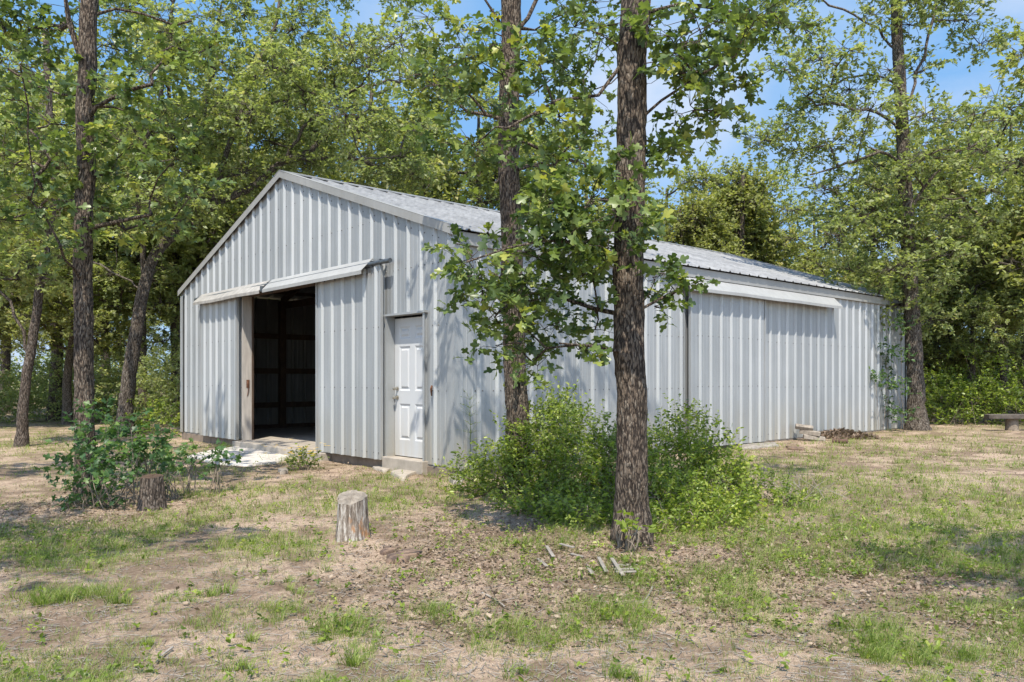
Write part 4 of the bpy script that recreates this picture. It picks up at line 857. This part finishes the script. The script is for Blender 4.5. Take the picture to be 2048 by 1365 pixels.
# bench
p = ground_at(2022, 862); bn = empty('log_bench', p, .05, label='low bench made of a grey plank slab on log legs at the right edge', cat='bench')
mb = MB(); prof = [(-.62,-.12),(-.5,-.22),(-.2,-.19),(.2,-.25),(.6,-.2),(1.0,-.26),(1.6,-.2),(1.6,.2),(.9,.25),(.5,.2),(.1,.24),(-.4,.2),(-.6,.1)]; mb.prism(prof, lambda q, t: (q[0], q[1], t), .29, .39); mb.build('seat', M['benchwood'], bn, bevel=.01)
for x in (0.02, 1.2):
    mb = MB(); mb.tube([(x, 0, -.05), (x, 0, .1), (x+.01, 0, .289)], [.15, .14, .13], 16); mb.build('leg', M['stem'], bn)

# ------------------------------------------------------------------ grass, weeds, fallen leaves, twigs
rng = np.random.default_rng(77)
def inshed(X, Y, m=.0):
    dx = X-CX; dy = Y-CY; lx = dx*math.cos(PHI)+dy*math.sin(PHI); ly = -dx*math.sin(PHI)+dy*math.cos(PHI); return (lx > -m) & (lx < LN+m) & (ly > -m) & (ly < WD+m)
def shed_dist(X, Y):
    dx = X-CX; dy = Y-CY; lx = dx*math.cos(PHI)+dy*math.sin(PHI); ly = -dx*math.sin(PHI)+dy*math.cos(PHI)
    ax = np.maximum(np.maximum(-lx, lx-LN), 0); ay = np.maximum(np.maximum(-ly, ly-WD), 0); return np.hypot(ax, ay)
def spot(px, py, X, Y, rpx, rpy):
    """soft patch centred on the ground seen at a photo pixel"""
    c = ground_at(px, py); rx = rpx/F*c[1]; ry = abs(ground_at(px, py-rpy)[1]-ground_at(px, py+rpy)[1])/2
    return np.exp(-((X-c[0])/rx)**2-((Y-c[1])/ry)**2)
def gmask(X, Y):
    n1 = vnoise(X, Y, 1.3, 21); n2 = vnoise(X, Y, .45, 22); n3 = vnoise(X, Y, 4, 23); m = .45*n1+.55*n2+.25*(n3-.5)+.25*(vnoise(X, Y, .16, 29)-.5)
    for (px, py, rx, ry, s) in [(260,1075,220,35,.45),(540,1085,110,40,.45),(90,1120,170,40,.25),(140,1190,140,28,.35),(340,1230,150,50,.15),(1500,1090,350,60,.22),(1900,1090,260,60,.35),(1850,960,350,60,.42),(1700,905,300,14,.3),(1620,960,120,40,.25),(1420,1150,140,30,.15),
        (700,975,260,25,.25),(860,1000,150,30,.3),(1180,1130,260,50,.15),(1760,1310,55,24,.45),(730,1320,50,35,.3),(1260,1240,50,20,.3),(90,885,120,25,.45),(1700,880,180,14,.3),(430,990,120,30,.2),
        (120,1170,90,12,-.5),(900,1330,420,60,-.28),(1500,1340,420,50,-.32),(600,1040,90,18,-.35),(700,1170,170,30,-.2),(1780,1160,100,15,-.25),(1800,945,100,9,-.4),(1900,1060,80,9,-.3),(300,1330,200,50,-.15),(120,960,150,20,-.2),(1500,1140,120,20,-.25),(820,1080,80,30,-.2),(200,1015,200,25,-.5),(1420,1100,150,22,-.3),(880,1100,120,35,-.15),(1330,1115,180,25,-.35),(1400,1110,110,25,-.25)]:
        m = m+s*spot(px, py, X, Y, rx, ry)
    return m
def sample_ground(n, pmin=-120, pmax=2170, ymin=815, ymax=1420):
    py = ymin+(ymax-ymin)*rng.random(n); px = pmin+(pmax-pmin)*rng.random(n); Y = F*CZ/(py-HY); X = (px-1024)/F*Y; k = ~inshed(X, Y, .03); return X[k], Y[k]
def blades(fol, X, Y, h, wd, lean, rnd, ang=None):
    n = len(X); Z = gz(X, Y)-.004; P = np.stack([X, Y, Z], 1); a = rng.random(n)*6.283 if ang is None else ang+rng.normal(size=n)*.5; dr = np.stack([np.cos(a), np.sin(a), 0*a], 1); b = np.stack([-np.sin(a+.8), np.cos(a+.8), 0*a], 1)
    up = np.array([0, 0, 1.]); m1 = P+dr*(h*lean*.3)[:, None]+up*(h*.55)[:, None]; t = P+dr*(h*lean)[:, None]+up*(h*(1-.35*lean))[:, None]
    V = np.stack([P-b*wd[:, None], P+b*wd[:, None], m1+b*(wd*.75)[:, None], m1-b*(wd*.75)[:, None], t], 1).reshape(-1, 3); o = np.arange(n)[:, None]*5
    fol.add(V, o+np.array([[0, 1, 2, 3]]), o+np.array([[3, 2, 4]]), rnd, rnd)
fol = Fol()
# scattered tufts
X, Y = sample_ground(19000); m = gmask(X, Y); p = np.clip((m-.36)/.28, 0, 1)**1.1+.13; k = rng.random(len(X)) < p; X, Y, m = X[k], Y[k], m[k]
nb = 13; sc = np.clip(Y/7, .75, 2.2); th = (.5+.9*rng.random(len(X)))*(.7+.6*(m > .6)); tone = np.clip(.42+.2*rng.normal(size=len(X)), 0, 1)
ox = rng.normal(size=(len(X), nb))*.026*sc[:, None]; oy = rng.normal(size=(len(X), nb))*.026*sc[:, None]; TX = (X[:, None]+ox).ravel(); TY = (Y[:, None]+oy).ravel(); n = len(TX)
hh = (.055*(.5+rng.random(n)))*np.repeat(th, nb)*1.15; blades(fol, TX, TY, hh*1.0, .0014*np.repeat(sc, nb), .3+.8*rng.random(n), np.clip(np.repeat(tone, nb)+.18*rng.normal(size=n), 0, 1), np.arctan2(oy, ox).ravel())
# low turf
X, Y = sample_ground(230000); m = gmask(X, Y); p = np.clip((m-.50)/.32, 0, 1)*.8+.03; k = rng.random(len(X)) < p; X, Y = X[k], Y[k]; n = len(X); sc = np.clip(Y/7, .7, 2.6)
blades(fol, X, Y, (.012+.026*rng.random(n))*np.clip(sc, 1, 1.6), .0019*sc, .5+.9*rng.random(n), np.clip(.55+.25*rng.normal(size=n), 0, 1))
# a few long named tufts seen in the photo
for (px, py, hgt, nbl) in [(505,1285,.11,60),(1755,1290,.13,110),(1745,1320,.12,66),(720,1330,.14,110),(240,1205,.13,120),(60,1205,.13,140),(130,1195,.14,150),(445,1185,.12,90),(350,1200,.10,90),(620,1150,.10,60),(1245,1365,.12,130),(1280,1255,.11,80),(10,1300,.12,60),(1080,1010,.26,70),(1105,1010,.22,50),
       (1720,878,.32,60),(1850,880,.3,50),(560,1170,.09,60),(960,1230,.09,60),(660,1280,.07,50),(1500,1240,.09,60),(1880,1150,.1,90),(1560,1225,.09,70),(310,1290,.07,60),(470,1340,.1,110),(1015,1350,.10,80),(600,1185,.1,80)]:
    c = ground_at(px, py); s = .03*c[1]/5*(1 if nbl < 130 else 1.8); kt = max(1, nbl//22)
    for _ in range(kt):
        m_ = nbl//kt; q0 = c[:2]+rng.normal(size=2)*s*1.6*(kt > 1); ox = rng.normal(size=m_)*s*.45; oy = rng.normal(size=m_)*s*.45
        blades(fol, q0[0]+ox, q0[1]+oy, hgt*.72*(.7+.5*rng.random())*(.35+.8*rng.random(m_)), np.full(m_, .0022), .35+.8*rng.random(m_), np.clip(.4+.1*rng.normal()+.22*rng.normal(size=m_), 0, 1), np.arctan2(oy, ox))
tag(fol.build('grass', M['grass']), 'thin short grass and tufts growing over the sandy yard', 'grass', kind='stuff')
# broad-leaved ground weeds
fol = Fol(); tub = Tub(); X, Y = sample_ground(10000); m = gmask(X, Y); near = np.minimum(1, np.exp(-((X-1.3)/2.6)**2-((Y-7.6)/1.6)**2)*2.2); p = np.clip((m-.5)/.35, 0, 1)*.55+.03+near*.5; k = rng.random(len(X)) < p; X, Y = X[k], Y[k]; n = len(X)
O = np.stack([X, Y, gz(X, Y)], 1); Dr = rng.normal(size=(n, 3))*.7; Dr[:, 2] = .8; sprigs(fol, tub, O, Dr, .05+.08*rng.random(n), 7, .03, T_OVAL, rng, tw=.0012)
tag(fol.build('ground_weeds', M['yaupon']), 'small broad-leaved weeds scattered in the yard and round the bushes', 'weeds', kind='stuff')
# fallen leaves
def litterp(X, Y):
    p = .025+.26*np.clip((vnoise(X, Y, .9, 41)-.45)*3, 0, 1)
    for (px, py, rx, ry, s) in [(230,1010,230,50,1.3),(60,1040,140,40,1.1),(1300,1110,300,45,1.5),(1450,1110,200,40,1.1),(1130,1060,160,40,.6),(870,1060,120,60,.55),(1640,888,130,20,2.4),(1720,885,180,18,1.6),(650,935,90,18,.7),(700,950,90,16,.4),(440,880,110,16,.6),(1850,1150,200,30,.35),(1670,1300,100,25,.3),(1100,1080,140,30,.6),(1850,872,120,12,.6),(950,1110,120,40,.4),(900,1330,450,70,-.25),(1500,1335,420,50,-.25),(300,1320,250,60,-.2),(120,1170,120,15,-.3)]:
        p = p+s*spot(px, py, X, Y, rx, ry)
    return np.clip(p+.4*np.exp(-(shed_dist(X, Y)/.5)**2), 0, 1)
X, Y = sample_ground(230000, ymin=822); k = rng.random(len(X)) < litterp(X, Y)*.75; X, Y = X[k], Y[k]; n = len(X); fol = Fol()
P = np.stack([X, Y, gz(X, Y)+.006+.014*rng.random(n)], 1); ax = rng.normal(size=(n, 3)); ax[:, 2] *= .3; nr = rng.normal(size=(n, 3))*.45; nr[:, 2] += 1
fol.add(*leaves(P, ax, nr, (.036-.014*(rng.random(n) < .65))*(.5+.8*rng.random(n)), (np.array([(0,0,0),(.3,.45,.12),(0,1,.08),(-.3,.55,.14)], float), [(0,1,2,3)]), rng, np.clip(.5+.25*rng.normal(size=n), 0, 1)))
# heap of leaves by the long wall
c = s2w(10.05, -.42); n = 4200; a = rng.random(n)*6.283; r = rng.random(n)**.6; X = c[0]+np.cos(a)*r*.75; Y = c[1]+np.sin(a)*r*.36
P = np.stack([X, Y, gz(X, Y)+(.17*(1-r**1.5))*rng.random(n)**.3], 1); ax = rng.normal(size=(n, 3)); nr = rng.normal(size=(n, 3)); nr[:, 2] += .7
fol.add(*leaves(P, ax, nr, .075*(.6+.8*rng.random(n)), (np.array([(0,0,0),(.3,.45,.12),(0,1,.08),(-.3,.55,.14)], float), [(0,1,2,3)]), rng, np.clip(.3+.25*rng.normal(size=n), 0, 1)))
tag(fol.build('fallen_leaves', M['litter']), 'brown fallen oak leaves scattered over the yard', 'fallen leaves', kind='stuff')
# twigs
tub = Tub(); X, Y = sample_ground(16000); n = len(X); a = rng.random(n)*6.283; ll = .02+.10*rng.random(n)**3.5; A = np.stack([X, Y, gz(X, Y)+.004], 1); B = A+np.stack([np.cos(a)*ll, np.sin(a)*ll, .01*rng.random(n)], 1)
tub.sticks(A, B, .0022, .0012)
c = ground_at(1555, 985); n = 90; A = c+rng.normal(size=(n, 3))*np.array([.35, .3, 0])+np.array([0, 0, .02]); B = A+rng.normal(size=(n, 3))*np.array([.16, .12, .06])+np.array([0, 0, .12]); tub.sticks(A, B, .004, .0015)
tag(tub.build('twigs', M['slat'], smooth=False), 'dry twigs strewn on the sand', 'twigs', kind='stuff')
for (pa, pb, lab) in [((330,1262),(300,1300),'x')][:0]: pass
for k, (pts, lab) in enumerate([([(1305,1178),(1297,1195),(1285,1212)], 'pale crooked stick on the sand right of the broken slats'), ([(345,1300),(325,1315),(312,1330)], 'short grey stick lying in the lower left of the yard'), ([(965,1190),(995,1206),(1010,1218)], 'thin dark stick on the sand below the broken slats')]):
    P = np.array([ground_at(*q) for q in pts]); P[:, 2] += .012; P = resample(P, .03); c = P[0].copy(); t = Tub(); t.add(P, np.linspace(.007, .004, len(P)), 6); o = t.build('stick', M['slat'], None, c); o.location = c; tag(o, lab, 'stick')
